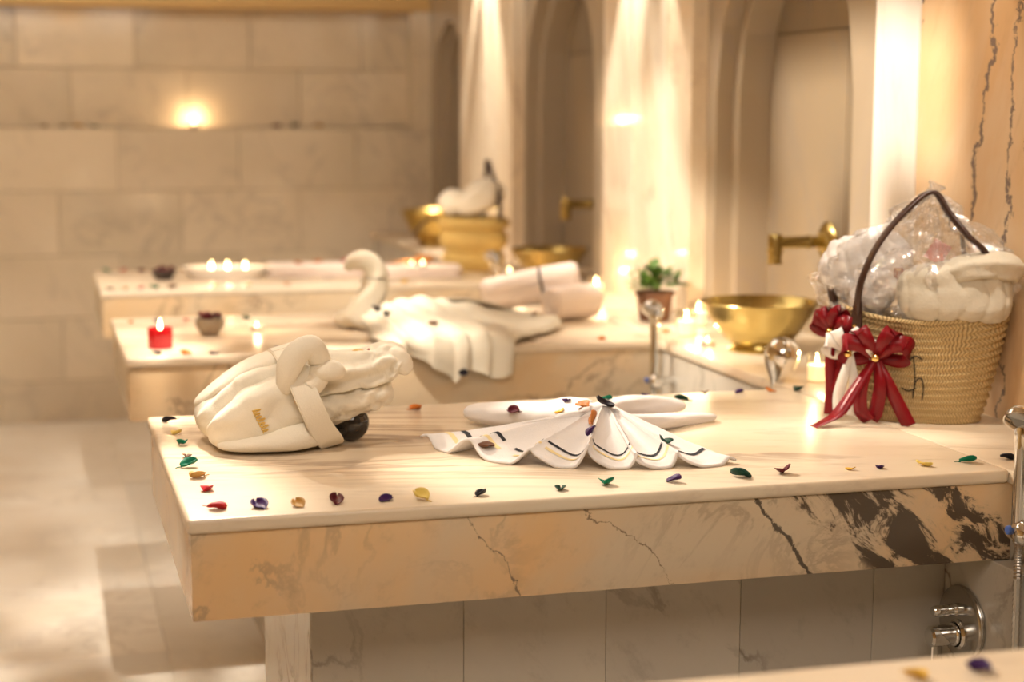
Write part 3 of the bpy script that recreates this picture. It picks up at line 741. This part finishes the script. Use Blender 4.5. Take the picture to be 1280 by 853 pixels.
obj('outer_fold', bm, 'towel', tw, angle=180)
bm = B(); cloth(bm, [(-.02, -.025, .02), (.02, -.03, .05), (.04, -.02, .10)], [.07, .09, .06], [.06, .07, .06], .08, 5, 1.3, endr=.25, ns=30, nt=30)
obj('inner_fold', bm, 'towel', tw, angle=180)
sq = thing('gift_sachet', 'small red sachet seen through the cellophane of the palm basket', 'sachet', bw(-.045, -.045, .29), BR)
bm = boxm((-.009, -.004, -.014), (.009, .004, .014), .003, 2); obj('pouch', bm, 'red', sq, angle=60)
obj('tie', boxm((-.005, -.0045, .009), (.005, .0045, .012)), 'gold', sq, smooth=False)
sq = thing('gift_card', 'pink paper card seen through cellophane under the basket handle', 'card', bw(.025, -.035, .335), BR+.3)
o = obj('card_sheet', boxm((-.018, -.001, -.02), (.018, .001, .02), .0005), 'pink', sq, smooth=False)
o.rotation_euler = (.2, .5, 0)
cel = thing('cellophane_wrap', 'crinkled clear cellophane wrapped over towels in the palm basket', 'wrapping', bw(0, 0, .2), BR)
bm = B()
def cello(i, j):
    th = 2*PI*i; v = j
    c, s = math.cos(th), math.sin(th)
    rx = cr([.150, .178, .170, .105, .050, .008], v)*(1.10 if c < 0 else .90)
    ry = cr([.085, .100, .095, .065, .034, .008], v)
    z = cr([.0, .045, .105, .165, .215, .250], v)
    p = V((rx*c + .012*v, ry*s, z))
    cz = abs(noise.noise(V((c*2.6, s*2.6, v*4.2))))*2 + abs(noise.noise(V((c*6, s*6, v*9+3))))*.9
    d = V((c, s, .25)).normalized()
    return p + d*(cz-.75)*.040*math.sin(PI*min(1, v*.9+.1))
grid(bm, cello, 110, 44, True)
obj('film_sheet', bm, 'film', cel, angle=12)
bm = B(); cloth(bm, [(.008, .0, .235), (.012, .0, .248), (.018, .0, .262)], [.012, .022, .05], [.012, .02, .03], .3, 5, 1, ns=14, nt=30, endr=.1, open_end=True)
obj('gathered_tip', bm, 'film', cel, angle=12)

# ------------------------------------------------------------------ brass basins and spouts
def basin(x, y, label, r=.142, h=.118, mat='brass'):
    t = thing('brass_basin', label, 'basin', (x, y, TOP), 0, 'brass basins on the wall ledge')
    k = r/.142
    pr_ = [(.070, .020), (.085, .030), (.108, .060), (.128, .090), (.142, .118), (.1445, .120), (.1435, .122), (.139, .119), (.124, .090), (.103, .060), (.08, .032), (.04, .024), (0, .023)]
    obj('bowl', lathe(B(), [(a_*k, b_*h/.118) for a_, b_ in pr_], 64), mat, t, angle=60)
    obj('foot', lathe(B(), [(0, .001), (.074*k, 0), (.076*k, .004), (.066*k, .010), (.064*k, .016), (.071*k, .021), (0, .021)], 48), mat, t, angle=40)
def spout(x, y, z, label):
    t = thing('wall_spout', label, 'spout', (x, y, z), 0, 'brass spouts in the wall niches')
    obj('flange', lathe(B(), [(0, 0), (.050, 0), (.052, .005), (.044, .012), (.030, .016), (.026, .022), (0, .022)], 32, (0, 0, 0), (-1, 0, 0)), 'brass', t)
    obj('pipe', lathe(B(), [(.015, .015), (.0155, .05), (.018, .054), (.018, .060), (.0155, .064), (.0155, .150), (.0, .152)], 24, (0, 0, 0), (-1, 0, 0)), 'brass', t)
    obj('nozzle', lathe(B(), [(0, .024), (.017, .022), (.019, .016), (.0185, -.016), (.021, -.018), (.021, -.026), (.018, -.028), (.018, -.046), (.020, -.048), (.020, -.054), (.012, -.054), (.012, -.03), (0, -.03)], 24, (-.150, 0, 0)), 'brass', t)
basin(1.50, 1.38, 'flared brass basin beneath the nearest spout, left of the palm basket')
basin(1.52, 3.20, 'brass basin half hidden behind the pink rolled towels', .135, .10)
spout(NB-.010, 1.54, .262, 'nearest brass wall spout above the flared basin')
spout(NB-.010, 3.30, .262, 'second brass wall spout, in the niche above the pink rolled towels')

# ------------------------------------------------------------------ candles
def flame(parent, z, sc=1.0, e=1.2, col=FLAMEC):
    f = obj('flame', lathe(B(), [(0, 0), (.0032*sc, .004*sc), (.0042*sc, .009*sc), (.003*sc, .017*sc), (.0012*sc, .024*sc), (0, .029*sc)], 12, (0, 0, z)), 'flame', parent, angle=180)
    l = bpy.data.lights.new('flame_light', 'POINT'); l.energy = e; l.color = col; l.shadow_soft_size = .006*sc
    o_ = bpy.data.objects.new('flame_light', l); C.objects.link(o_); o_.parent = parent; o_.location = (0, 0, z+.022*sc+.012)
def glass_candle(x, y, label, r=.022, h=.062, e=.7, fill=.6):
    t = thing('glass_candle', label, 'candle', (x, y, TOP), 0, 'lit candles in clear glasses')
    obj('glass', lathe(B(), [(0, 0), (r*.95, 0), (r, .003), (r*1.04, h), (r*1.0, h), (r*.94, .004), (0, .003)], 32), 'glass', t)
    obj('wax', lathe(B(), [(0, .0035), (r*.92, .0036), (r*.94, h*fill), (r*.5, h*fill-.002), (0, h*fill-.003)], 24), 'wax', t, angle=60)
    flame(t, h*fill-.002, .95, e*.35)
def tealight(x, y, label, z=TOP, e=.35, grp='lit tealights', sc=1.0, fs=.52):
    t = thing('tealight', label, 'candle', (x, y, z), 0, grp)
    obj('tin', lathe(B(), [(0, 0), (.018*sc, 0), (.0192*sc, .001), (.0192*sc, .014*sc), (.0182*sc, .014*sc), (.0180*sc, .009*sc), (0, .009*sc)], 24), 'tin', t)
    obj('wax', lathe(B(), [(0, .0095*sc), (.0176*sc, .0095*sc), (.0176*sc, .0105*sc), (0, .0108*sc)], 20), 'wax', t)
    flame(t, .0106*sc, fs*sc, e*.5)
glass_candle(1.425, 1.67, 'glass candle glowing between potted plant and flared basin', .026, .068, 1.0)
glass_candle(1.535, 1.86, 'candle glass against the pier just behind the glowing one', .024, .066, 1.2)
glass_candle(1.425, .905, 'glass candle right of the chrome bulb, beside basket bows', .022, .062, .6)
glass_candle(1.49, 2.60, 'candle glass at foot of the pier behind pink rolled towels', .024, .066, 1.0)
tealight(1.405, 1.479, 'tealight on the ledge left of the flared brass basin')
tealight(.356, 2.045, 'tealight right of the stone petal bowl on second bench')
tealight(.52, YB+.05, 'tealight glowing in the recess of the tiled back wall', .5065, 1.6, 'lit tealights', 1.3)
tealight(1.385, 3.08, 'tealight on the ledge behind the upper rolled towel, nearer one', TOP, .3)
tealight(1.42, 3.36, 'tealight on the ledge behind the upper rolled towel, farther one', TOP, .3)
tealight(1.14, 3.70, 'tealight left of the golden basket on farthest bench', TOP, .3)
tealight(1.09, 3.30, 'tealight before the golden basket on farthest bench', .05, .3)
t = thing('red_candle', 'red glass candle lit at the left end of the second bench', 'candle', (.087, 1.785, TOP))
obj('red_cup', lathe(B(), [(0, 0), (.028, 0), (.030, .003), (.0305, .050), (.028, .050), (.0275, .036), (0, .036)], 32), 'redglass', t)
obj('wax', lathe(B(), [(0, .0365), (.027, .0365), (.027, .038), (0, .038)], 20), 'redglass', t)
flame(t, .041, 1.15, .3)

# ------------------------------------------------------------------ second bench
t = thing('stone_bowl', 'grey clay bowl heaped with dark petals on second bench', 'bowl', (.229, 2.0, TOP))
obj('bowl_body', lathe(B(), [(0, 0), (.022, 0), (.024, .006), (.034, .018), (.039, .032), (.036, .044), (.033, .044), (.035, .032), (.02, .014), (0, .012)], 32), 'stone', t)
bm = B(); rr = random.Random(4)
for k in range(16):
    a_, r_ = rr.uniform(0, 6.28), rr.uniform(0, .03); c = V((r_*math.cos(a_), r_*math.sin(a_), .042+rr.uniform(0, .012)))
    lathe(bm, [(0, -.004), (.009, 0), (.006, .006), (0, .008)], 7, c, (rr.uniform(-.6, .6), rr.uniform(-.6, .6), 1))
o = obj('dark_petals', bm, 'petal_maroon', t); o['kind'] = 'stuff'
# towel gathered at its left and draped over the front edge
dr = thing('draped_towel', 'ivory towel in loose folds hanging over front edge of second bench', 'towel', (.85, 1.85, TOP))
hemd = vl([(.60, 1.76, .012), (.64, 1.67, .013), (.69, 1.60, -.02), (.745, 1.592, -.055), (.79, 1.592, -.085), (.82, 1.595, -.050), (.865, 1.590, -.075), (.92, 1.592, -.070), (.955, 1.63, .014), (1.03, 1.72, .013), (1.15, 1.86, .013)])
rdg = vl([(.62, 1.97, .035), (.64, 1.96, .052), (.67, 1.955, .066), (.705, 1.95, .078), (.745, 1.95, .086), (.80, 1.96, .084), (.87, 1.97, .072), (.98, 1.97, .050), (1.15, 1.95, .020)])
def drape(u, v):
    a_ = cr(rdg, u); h = cr(hemd, u)
    wv = math.sin(2*PI*7.5*u + 1.1*math.sin(9*u) + .9*noise.noise(V((u*5, v*1.5, 7)))) * (.75+.5*noise.noise(V((u*7, v*2, 3))))
    over = h.z < .0
    mid = a_.lerp(h, .55); mid.z = max(.028 + .02*math.sin(PI*min(1, u*1.2)), .026)
    edge = V((h.x, 1.608, .022)) if over else a_.lerp(h, .85)
    if not over: edge.z = .018
    p = cr([a_, mid, edge, h], v)
    env = math.sin(PI*min(1, v*.75+.15))*(.35+.65*math.sin(PI*min(1, u*1.02)))
    p = p + V((.007*math.cos(2*PI*8.5*u)*v, -(.010*(.5+.5*wv)*v if over else 0), (.5+.5*wv)*.020*env*(1 if v < .7 else .45)))
    p.z += .005*fbm(V((u*14, v*5, 1)), 4)
    if p.y > 1.618: p.z = max(p.z, .0055)
    return p - V((.85, 1.85, 0))
bm = B(); sheet(bm, drape, 130, 40, .005); obj('folded_cloth', bm, 'drape', dr, angle=180)
bm = B(); sheet(bm, lambda i, j: V((-.22+.53*i, .12+.30*j*(.3+.7*math.sin(PI*i)), max(.004, (.028+.055*math.sin(PI*min(1, i*1.15)))*(1-j)**1.3 + .006*(1+math.sin(i*30))*(1-j)*j))), 60, 16, .004)
obj('back_fold', bm, 'drape', dr, angle=180)
dr_bvh = surf_bvh([o_ for o_ in dr.children], V((.85, 1.85, TOP)))
sw = thing('swan_towel', 'ivory towel twisted into an upright swan neck on second bench', 'towel', (.635, 2.02, TOP))
bm = B(); cloth(bm, [(-.02, 0, .005), (.01, 0, .06), (.035, 0, .11), (.036, 0, .155), (.012, 0, .182), (-.022, 0, .180), (-.045, 0, .160)], [.13, .105, .08, .07, .066, .055, .02], [.10, .08, .065, .06, .056, .044, .02], .05, 4, 2.1, ns=70, nt=24, endr=.05, twist=3)
obj('neck', bm, 'drape', sw, angle=180)
bm = B(); cloth(bm, [(-.07, .02, .02), (0, .03, .03), (.08, .02, .035)], [.08, .12, .10], [.03, .06, .06], .08, 4, 5.1, ns=30, nt=24, endr=.25)
obj('body', bm, 'drape', sw, angle=180)
def roll_towel(a, b_, r, label, band=None, seed=0):
    a, b_ = V(a), V(b_); t = thing('rolled_towel', label, 'towel', a, 0, 'rose white rolled towels')
    d = b_-a; n_ = d.normalized(); s = n_.cross(V((0, 0, 1))).normalized(); u = s.cross(n_); Ln = d.length
    def fn(i, j):
        th = 2*PI*j; k = 1 + .10*noise.noise(V((math.cos(th)*1.4+seed, math.sin(th)*1.4, i*2))) + (.05 if .1 < j < .14 else 0)
        e = min(1, .80+1.6*min(i, 1-i)/.22) if min(i, 1-i) < .03 else 1
        return n_*(Ln*i) + (s*math.cos(th)+u*math.sin(th))*r*k*e
    bm = B(); vs = grid(bm, fn, 26, 40, False, True)
    bm.faces.new(vs[0][::-1]); bm.faces.new(vs[-1])
    obj('rolled_cloth', bm, 'rosetowel', t, angle=60)
    for end in (0, 1):
        bm = B(); pts = []
        for k in range(26):
            th = k*.62; rr_ = r*.90*(1-k/27)
            pts.append(n_*(Ln+.001 if end else -.001) + (s*math.cos(th)+u*math.sin(th))*rr_)
        tube(bm, pts, r*.035, 6, 90); obj('spiral_edge', bm, 'rosetowel', t, angle=180)
    if band:
        bm = B(); c = n_*(Ln*band)
        tube(bm, [c + (s*math.cos(2*PI*k/12)+u*math.sin(2*PI*k/12))*r*1.03 for k in range(12)], .004, 6, 49, True)
        obj('tie', bm, 'black_stripe', t, angle=180)
roll_towel((1.035, 2.26, .062), (1.29, 2.17, .122), .048, 'upper rose white rolled towel with dark tie, leaning on another roll', .62, 1)
roll_towel((1.165, 2.045, .060), (1.315, 2.10, .062), .047, 'lower rose white rolled towel at right end of second bench', None, 3)
g2 = 'petals on the second bench'
for x, y, c, lab, sz in [
 (.071, 1.680, 'black', 'black petal before the red candle on second bench', .022), (.137, 1.662, 'orange', 'orange brown petal right of the red candle', .026),
 (.204, 1.645, 'purple', 'dark purple petal on front edge below the stone bowl', .022), (.043, 2.297, 'orange', 'orange petal at far left corner of second bench', .022),
 (.195, 2.313, 'red', 'red petal behind the stone bowl on second bench', .024), (.356, 1.662, 'purple', 'violet petal on second bench edge above the robe knot', .026),
 (.115, 2.30, 'purple', 'dark violet petal on back edge behind the red candle', .024), (.36, 2.30, 'darkgreen', 'dark green petal behind the tealight on second bench', .024),
 (1.006, 1.671, 'brown', 'small brown petal right of the draped towel on second bench', .020), (1.187, 1.656, 'orange', 'small orange petal before the pink rolled towels', .020),
 (1.40, 1.75, 'orange', 'orange petal left of the glowing glass candle on ledge', .022)]:
    petal(x, y, c, lab, g2, sz)
for x, y, c, lab, sz in [(.655, 1.93, 'black', 'black petal at the left end of the draped towel', .024), (.67, 1.86, 'black', 'larger black petal near left end of draped towel', .028),
 (.755, 1.70, 'brown', 'brown petal on the folds of the draped towel', .026), (1.08, 1.90, 'maroon', 'maroon petal on the right end of the draped towel', .022)]:
    petal(x, y, c, lab, 'petals on the draped towel', sz, bvh=dr_bvh)
o = petal(.800, 1.590, 'black', 'black petal on the hanging hem of the draped towel', 'petals on the draped towel', .026, z=-.045, kind=0)
o.rotation_euler = (1.4, 0, 0); o.location = (.80, 1.572, H-.045)
# potted plant on the ledge
t = thing('potted_plant', 'small leafy green plant in a brown pot on the wall ledge', 'plant', (1.46, 2.0, TOP))
obj('pot', lathe(B(), [(0, 0), (.040, 0), (.043, .004), (.046, .03), (.050, .068), (.056, .072), (.056, .082), (.050, .082), (.046, .070), (0, .068)], 32), 'terracotta', t)
obj('soil', lathe(B(), [(0, .070), (.047, .069), (.046, .071), (0, .074)], 20), 'soil', t)
rr = random.Random(9)
for k in range(100):
    a_ = rr.uniform(0, 6.28); el = rr.uniform(.1, 1.4); ln = rr.uniform(.026, .044); R_ = rr.uniform(.0, .062)
    c = V((R_*math.cos(a_), R_*math.sin(a_), .088+rr.uniform(0, .065)*(1-R_/.09)))
    d = V((math.cos(a_)*math.cos(el), math.sin(a_)*math.cos(el), math.sin(el))); s = d.cross(V((0, 0, 1))).normalized()
    bm = B(); nn = s.cross(d)
    grid(bm, lambda i, j: c + d*ln*i + s*(j-.5)*.026*math.sin(PI*(.08+.9*i)) + nn*(-.008*i*i+.004*abs(j-.5)), 5, 3)
    obj('leaf', bm, 'leaf', t, angle=180)
bm = B()
for a_, ln, el in ((3.4, .075, .5), (2.2, .07, 1.2), (.4, .06, .6), (4.6, .06, .9)):
    tube(bm, [(0, 0, .07), (math.cos(a_)*ln*.4, math.sin(a_)*ln*.4, .10), (math.cos(a_)*ln, math.sin(a_)*ln, .09+ln*math.sin(el))], [.0022, .001], 5, 8)
obj('stem', bm, 'twig', t)

# ------------------------------------------------------------------ shower fittings
def handset(x, y, z0, label, hose_to, lean=0.0, short=False):
    """chrome hand shower standing in a bracket on the ledge front"""
    t = thing('hand_shower', label, 'shower', (x, y, 0), 0, 'chrome hand showers on the ledge front')
    obj('handle', lathe(B(), [(0, -.10+z0), (.010, -.10+z0), (.0115, -.06+z0), (.0125, .0+z0), (.014, .05+z0), (.016, .085+z0), (.012, .10+z0), (0, .102+z0)], 20), 'chrome', t)
    obj('head', lathe(B(), [(0, .022), (.014, .021), (.024, .014), (.029, .003), (.029, -.004), (.026, -.006), (.010, -.006), (0, -.006)], 28, (-.012, -.012, .10+z0), (.55, .5, .75)), 'chrome', t)
    b_ = obj('bracket', lathe(B(), [(0, .026), (.012, .025), (.0185, .018), (.020, .008), (.018, -.006), (.012, -.012), (0, -.013)], 24, (0, -.006, -.082+z0), (0, -1, 0)), 'chrome', t)
    obj('bracket_arm', lathe(B(), [(.009, 0), (.009, L-x+.01)], 12, (0, 0, -.082+z0), (1, 0, 0)), 'chrome', b_)
    obj('marker', lathe(B(), [(0, .006), (.007, .005), (.008, 0), (0, 0)], 12, (-.020, -.004, -.078+z0), (-1, 0, 0)), 'blue', b_)
    bm = B(); n = 120
    pts = vl([(0, 0, -.10+z0), (0, -.002, -.2+z0), (.002, -.004, (hose_to-.1+z0)/2-.05), (.004, 0, hose_to)])
    rings = []
    for i in range(n):
        p_ = cr(pts, i/(n-1)); r_ = .0062 + (.0009 if i % 2 else -.0004)
        rings.append([bm.verts.new(p_ + V((r_*math.cos(2*PI*k/8), r_*math.sin(2*PI*k/8), 0))) for k in range(8)])
    for A, D in zip(rings, rings[1:]):
        for k in range(8): bm.faces.new((A[k], A[(k+1) % 8], D[(k+1) % 8], D[k]))
    obj('hose', bm, 'hose', t)
    return t
handset(1.302, -.085, .012, 'hand shower with long ribbed hose at the right picture edge', -.70)
handset(1.290, 1.545, 0, 'hand shower standing at the right end of second bench', -.60)
handset(1.290, 3.08, 0, 'hand shower at the right end of the farthest bench', -.60)
t = thing('shower_bulb', 'chrome bulb shaped shower head rising behind the front bench', 'shower', (1.318, .93, -.16))
prof = [(0, 0), (.009, .001), (.009, .10), (.0095, .135), (.012, .155), (.019, .178), (.031, .198), (.038, .217), (.040, .234), (.037, .250), (.028, .263), (.014, .270), (0, .272)]
obj('head', lathe(B(), prof, 36, (0, 0, 0), (.16, 0, 1)), 'chrome', t, angle=180)
obj('holder', lathe(B(), [(.014, -.012), (.016, -.008), (.016, .02), (.011, .024), (.010, -.012), (.014, -.012)], 20), 'chrome', t)
obj('holder_arm', lathe(B(), [(.008, .012), (.008, .04)], 12, (0, 0, .004), (1, 0, 0)), 'chrome', t)
t = thing('shower_mixer', 'chrome oval wall mixer with two levers under front bench end', 'mixer', (L-.0335, .082, -.272))
bm = B()
def plate(i, j):
    th = 2*PI*i; r_ = [0, .88, .97, 1.0, 1.0][round(j*4)]; x = [-.010, -.010, -.008, -.004, 0.0][round(j*4)]
    return V((x, .070*r_*math.cos(th), .064*r_*math.sin(th)))
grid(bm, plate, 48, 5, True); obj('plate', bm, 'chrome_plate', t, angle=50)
for zz, rr_, ln in ((.024, .010, .056), (-.020, .018, .062)):
    lv = obj('lever', lathe(B(), [(rr_, .005), (rr_*1.1, .012), (rr_*1.1, .02), (rr_*.94, .022), (rr_*.94, .03), (rr_*1.02, .034), (rr_, ln), (rr_*.8, ln+.004), (0, ln+.005)], 28, (0, 0, zz), (-1, 0, 0)), 'chrome', t)
    obj('grip', boxm((-ln+.002, -.003, zz-rr_-.038), (-ln+.014, .003, zz-rr_+.004), .002), 'chrome', lv, smooth=False) if zz < 0 else None
obj('trim_ring', lathe(B(), [(.023, .0), (.026, .008), (.022, .012)], 28, (-.004, 0, -.020), (-1, 0, 0)), 'chrome', t)

# ------------------------------------------------------------------ farthest bench
t = thing('dark_bowl', 'small dark bowl of red petals on the farthest bench', 'bowl', (.219, 3.47, TOP))
obj('bowl_body', lathe(B(), [(0, 0), (.026, 0), (.034, .010), (.046, .030), (.043, .031), (.03, .012), (0, .008)], 28), 'darkbowl', t)
bm = B()
for k in range(12):
    a_, r_ = rr.uniform(0, 6.28), rr.uniform(0, .034); lathe(bm, [(0, -.003), (.010, 0), (.006, .006), (0, .007)], 7, (r_*math.cos(a_), r_*math.sin(a_), .031+rr.uniform(0, .010)), (rr.uniform(-.6, .6), rr.uniform(-.6, .6), 1))
o = obj('red_petals', bm, 'petal_maroon', t); o['kind'] = 'stuff'
tr = thing('oval_tray', 'white oval porcelain tray of tealights on the farthest bench', 'tray', (.435, 3.50, TOP), -.12)
bm = B()
def tray(i, j):
    th = 2*PI*i; k = round(j*7); r_ = [0, .75, .80, .97, 1.0, .99, .8, 0][k]; z = [.008, .009, .012, .034, .035, .031, .001, 0][k]
    return V((.150*r_*math.cos(th), .085*r_*math.sin(th), z))
grid(bm, tray, 48, 8, True); bmesh.ops.remove_doubles(bm, verts=bm.verts[:], dist=.0005); obj('dish', bm, 'porcelain', tr, angle=50)
obj('rim_line', tube(B(), [(.150*math.cos(2*PI*k/24), .085*math.sin(2*PI*k/24), .0355) for k in range(24)], .0022, 6, 97, True), 'porcelain', tr, angle=180)
for dx, lab in ((-.05, 'leftmost tealight on the white oval tray'), (.005, 'middle tealight of three on the white oval tray'), (.065, 'rightmost tealight on the white oval tray')):
    tealight(.435+dx, 3.495-.12*dx, lab, TOP+.011, .25, 'tealights on the oval tray', 1.0, 1.25)
def fold_stack(name, label, x, y, rz, sx, sy, n, mat, seed):
    t = thing(name, label, 'towel', (x, y, TOP), rz, 'folded towels on the farthest bench')
    for k in range(n):
        bm = B(); z = .011+k*.020
        def fn(i, j):
            th = 2*PI*j; c, s = math.cos(th), math.sin(th)
            c = math.copysign(abs(c)**.35, c); s_ = math.copysign(abs(s)**.8, s)
            e = 1 if .03 < i < .97 else .85
            return V(((i-.5)*sx, c*sy*.5*e, z + s_*.0105*e + .003*noise.noise(V((i*6, c*2, seed+k)))))
        vs = grid(bm, fn, 40, 28, False, True); bm.faces.new(vs[0][::-1]); bm.faces.new(vs[-1])
        obj('fold', bm, mat, t, angle=60)
    return t
fold_stack('folded_towel', 'white folded towel strewn with petals beside the oval tray', .745, 3.50, -.08, .33, .20, 2, 'rosetowel', 1)
fold_stack('folded_towel', 'white folded towel before the golden basket on farthest bench', 1.075, 3.36, -.08, .31, .17, 2, 'rosetowel', 5)
gbk = thing('palm_basket', 'golden banded basket with a cream towel on the farthest bench', 'basket', (1.335, 3.54, TOP), -.3)
for k, (zb, a0, a1, hh) in enumerate(((0, .090, .108, .075), (.070, .106, .118, .080), (.145, .112, .122, .050))):
    bm = B(); basket_body(bm, a0, a0*.75, a1, a1*.75, hh, .002, nr=4)
    for v in bm.verts:
        q = .92+.20*math.sin(PI*min(1, v.co.z/hh)); v.co.x *= q; v.co.y *= q
    bmesh.ops.translate(bm, verts=bm.verts[:], vec=(0, 0, zb)); obj('woven_band', bm, 'palm_gold', gbk, angle=180)
bm = B(); strip(bm, [(.03, .085, .18), (.035, .08, .28), (.045, .05, .36), (.050, .0, .40), (.070, -.04, .35), (.095, -.06, .27), (.10, -.07, .19)], .016, [(1, 0, .3)], 30, .007); obj('handle', bm, 'leather', gbk, angle=60)
bm = B(); strip(bm, [(-.11, 0, .18), (-.15, -.01, .19), (-.19, -.02, .165), (-.22, -.02, .12)], .016, [(0, 1, 0.3)], 20, .007); obj('handle', bm, 'leather', gbk, angle=60)
tw = thing('rolled_towel', 'cream towel bundled on top of the golden basket', 'towel', (1.335, 3.54, TOP+.185), -.3)
bm = B(); cloth(bm, [(-.055, -.02, .025), (.0, -.02, .065), (.055, 0, .095), (.095, .01, .05)], [.10, .15, .15, .09], [.06, .10, .11, .06], .05, 5, 3.7, endr=.25); obj('right_roll', bm, 'robe', tw, angle=180)
bm = B(); cloth(bm, [(-.115, 0, .03), (-.075, 0, .06), (-.03, .02, .06)], [.09, .12, .09], [.07, .10, .07], .05, 4, 1.7, endr=.3, ns=30); obj('left_roll', bm, 'robe', tw, angle=180)
basin(1.44, 4.62, 'brass basin at the back corner, left of the golden basket', .14, .15, 'brass_dull')
t = thing('wooden_ladle', 'brown wooden ladle lying on the ledge near the back corner', 'ladle', (1.16, 3.75, TOP), .5)
obj('ladle_handle', tube(B(), [(-.13, 0, .012), (-.05, 0, .018), (.02, 0, .022)], .008, 8, 16), 'orange', t)
obj('ladle_cup', lathe(B(), [(0, 0), (.026, .001), (.034, .018), (.036, .036), (.032, .036), (.03, .016), (0, .005)], 24, (.05, 0, 0)), 'orange', t)
g3 = 'petals on the farthest bench'
for x, y, c, lab, sz in [
 (.039, 3.79, 'green', 'green petal at far left corner of the farthest bench', .028), (.10, 3.79, 'red', 'red petal behind the dark bowl on farthest bench left end', .026),
 (.165, 3.78, 'maroon', 'maroon petal just behind the dark bowl on farthest bench', .030), (.025, 3.17, 'brown', 'brown petal at near left corner of the farthest bench', .026),
 (.075, 3.17, 'tan', 'tan petal second on front edge of the farthest bench', .026), (.125, 3.17, 'red', 'red petal third on front edge of the farthest bench', .024),
 (.165, 3.16, 'green', 'green petal below the dark bowl on the farthest bench edge', .028), (.227, 3.17, 'brown', 'brown petal right of green one on farthest bench edge', .030),
 (.36, 3.17, 'gold', 'gold petal below the oval tray on farthest bench edge', .026), (.47, 3.17, 'tan', 'tan petal below the oval tray right end, farthest bench', .026),
 (.60, 3.17, 'copper', 'copper petal on farthest bench edge left of the swan neck', .026), (.86, 3.17, 'darkgreen', 'dark green petal on farthest bench edge right of swan neck', .026),
 (1.0, 3.17, 'gold', 'gold petal on farthest bench edge before the folded towels', .026)]:
    petal(x, y, c, lab, g3, sz)
for x, y, c, lab in [(.86, 3.52, 'red', 'red petal on the folded towel beside the oval tray'), (.68, 3.46, 'copper', 'copper petal on the folded towel beside the tray'), (.76, 3.52, 'orange', 'orange petal on the folded towel behind swan neck')]:
    petal(x, y, c, lab, 'petals on the folded towel', .026, z=TOP+.0425)
gr = 'petals on the recess ledge of the back wall'
for x, c, lab in [(-.145, 'brown', 'brown petal leftmost on the back wall ledge'), (-.062, 'black', 'black petal second from left on back wall ledge'), (.0, 'tan', 'tan petal between two black ones on back wall ledge'),
                  (.068, 'black', 'black petal left of the glowing tealight on back wall ledge'), (.895, 'maroon', 'maroon petal right of the tealight on back wall ledge'), (.985, 'black', 'black petal right of a maroon one on back wall ledge'),
                  (1.09, 'tan', 'tan petal rightmost on the back wall ledge')]:
    petal(x, YB+.03, c, lab, gr, .042, z=.506)

# ------------------------------------------------------------------ pierced hanging lanterns (above the frame)
def lantern(x, y, z, r, energy, label, seed, nl=34, nz=20, dens=.5, rod=True, col=WARM2, ls=.007, span=1):
    t = thing('pierced_lantern', label, 'lantern', (x, y, z), 0, 'pierced brass lanterns')
    bm = B(); g_ = random.Random(seed)
    rings = [[bm.verts.new((r*math.sin(PI*(.03+.94*j/nz))*math.cos(2*PI*i/nl), r*math.sin(PI*(.03+.94*j/nz))*math.sin(2*PI*i/nl), r*1.2*math.cos(PI*(.03+.94*j/nz)))) for i in range(nl)] for j in range(nz+1)]
    for j in range(nz):
        i = 0
        while i < nl:
            run = g_.choice((1, 2)) if span > 1 else 1
            hole = g_.random() > dens and j >= nz*.56
            for k in range(run):
                if i+k < nl and not hole: bm.faces.new((rings[j][i+k], rings[j][(i+k+1) % nl], rings[j+1][(i+k+1) % nl], rings[j+1][i+k]))
            i += run
    for v in [v for v in bm.verts if not v.link_faces]: bm.verts.remove(v)
    obj('shade', bm, 'pierced', t, smooth=False)
    if rod: obj('rod', lathe(B(), [(.006, r*1.15), (.006, CZ-z)], 8), 'pierced', t)
    else: obj('arm', tube(B(), [(0, 0, r*1.1), (.1, 0, r*1.5), (W-x, 0, r*1.4)], .006, 6, 10), 'pierced', t)
    if not energy: return t
    l = bpy.data.lights.new('lantern_light', 'POINT'); l.energy = energy; l.color = col; l.shadow_soft_size = ls
    o_ = bpy.data.objects.new('lantern_light', l); C.objects.link(o_); o_.parent = t
    return t
lantern(.06, 1.20, 1.36, .15, 145, 'pierced brass lantern hanging above the aisle end of the first gap', 3, dens=.45)
lantern(.06, 2.05, 1.36, .15, 45, 'pierced brass lantern hanging above the aisle end of the second bench', 5, dens=.45)
for y, e, lab, sd in ((.72, 28, 'pierced brass lantern on the pier beside the basket', 8), (2.40, 95, 'pierced brass lantern on the middle pier', 9), (4.25, 130, 'pierced brass lantern on the pier nearest the back wall', 31)):
    t = lantern(1.40, y, 1.55, .07, 0, lab, sd, rod=False, dens=.30, nl=26, nz=16)
    o = lamp('pier_downlight', 'SPOT', (1.40, y, 1.55), e, WARM2, .006, (1.50, y, 0), spot_size=.86, spot_blend=.25)
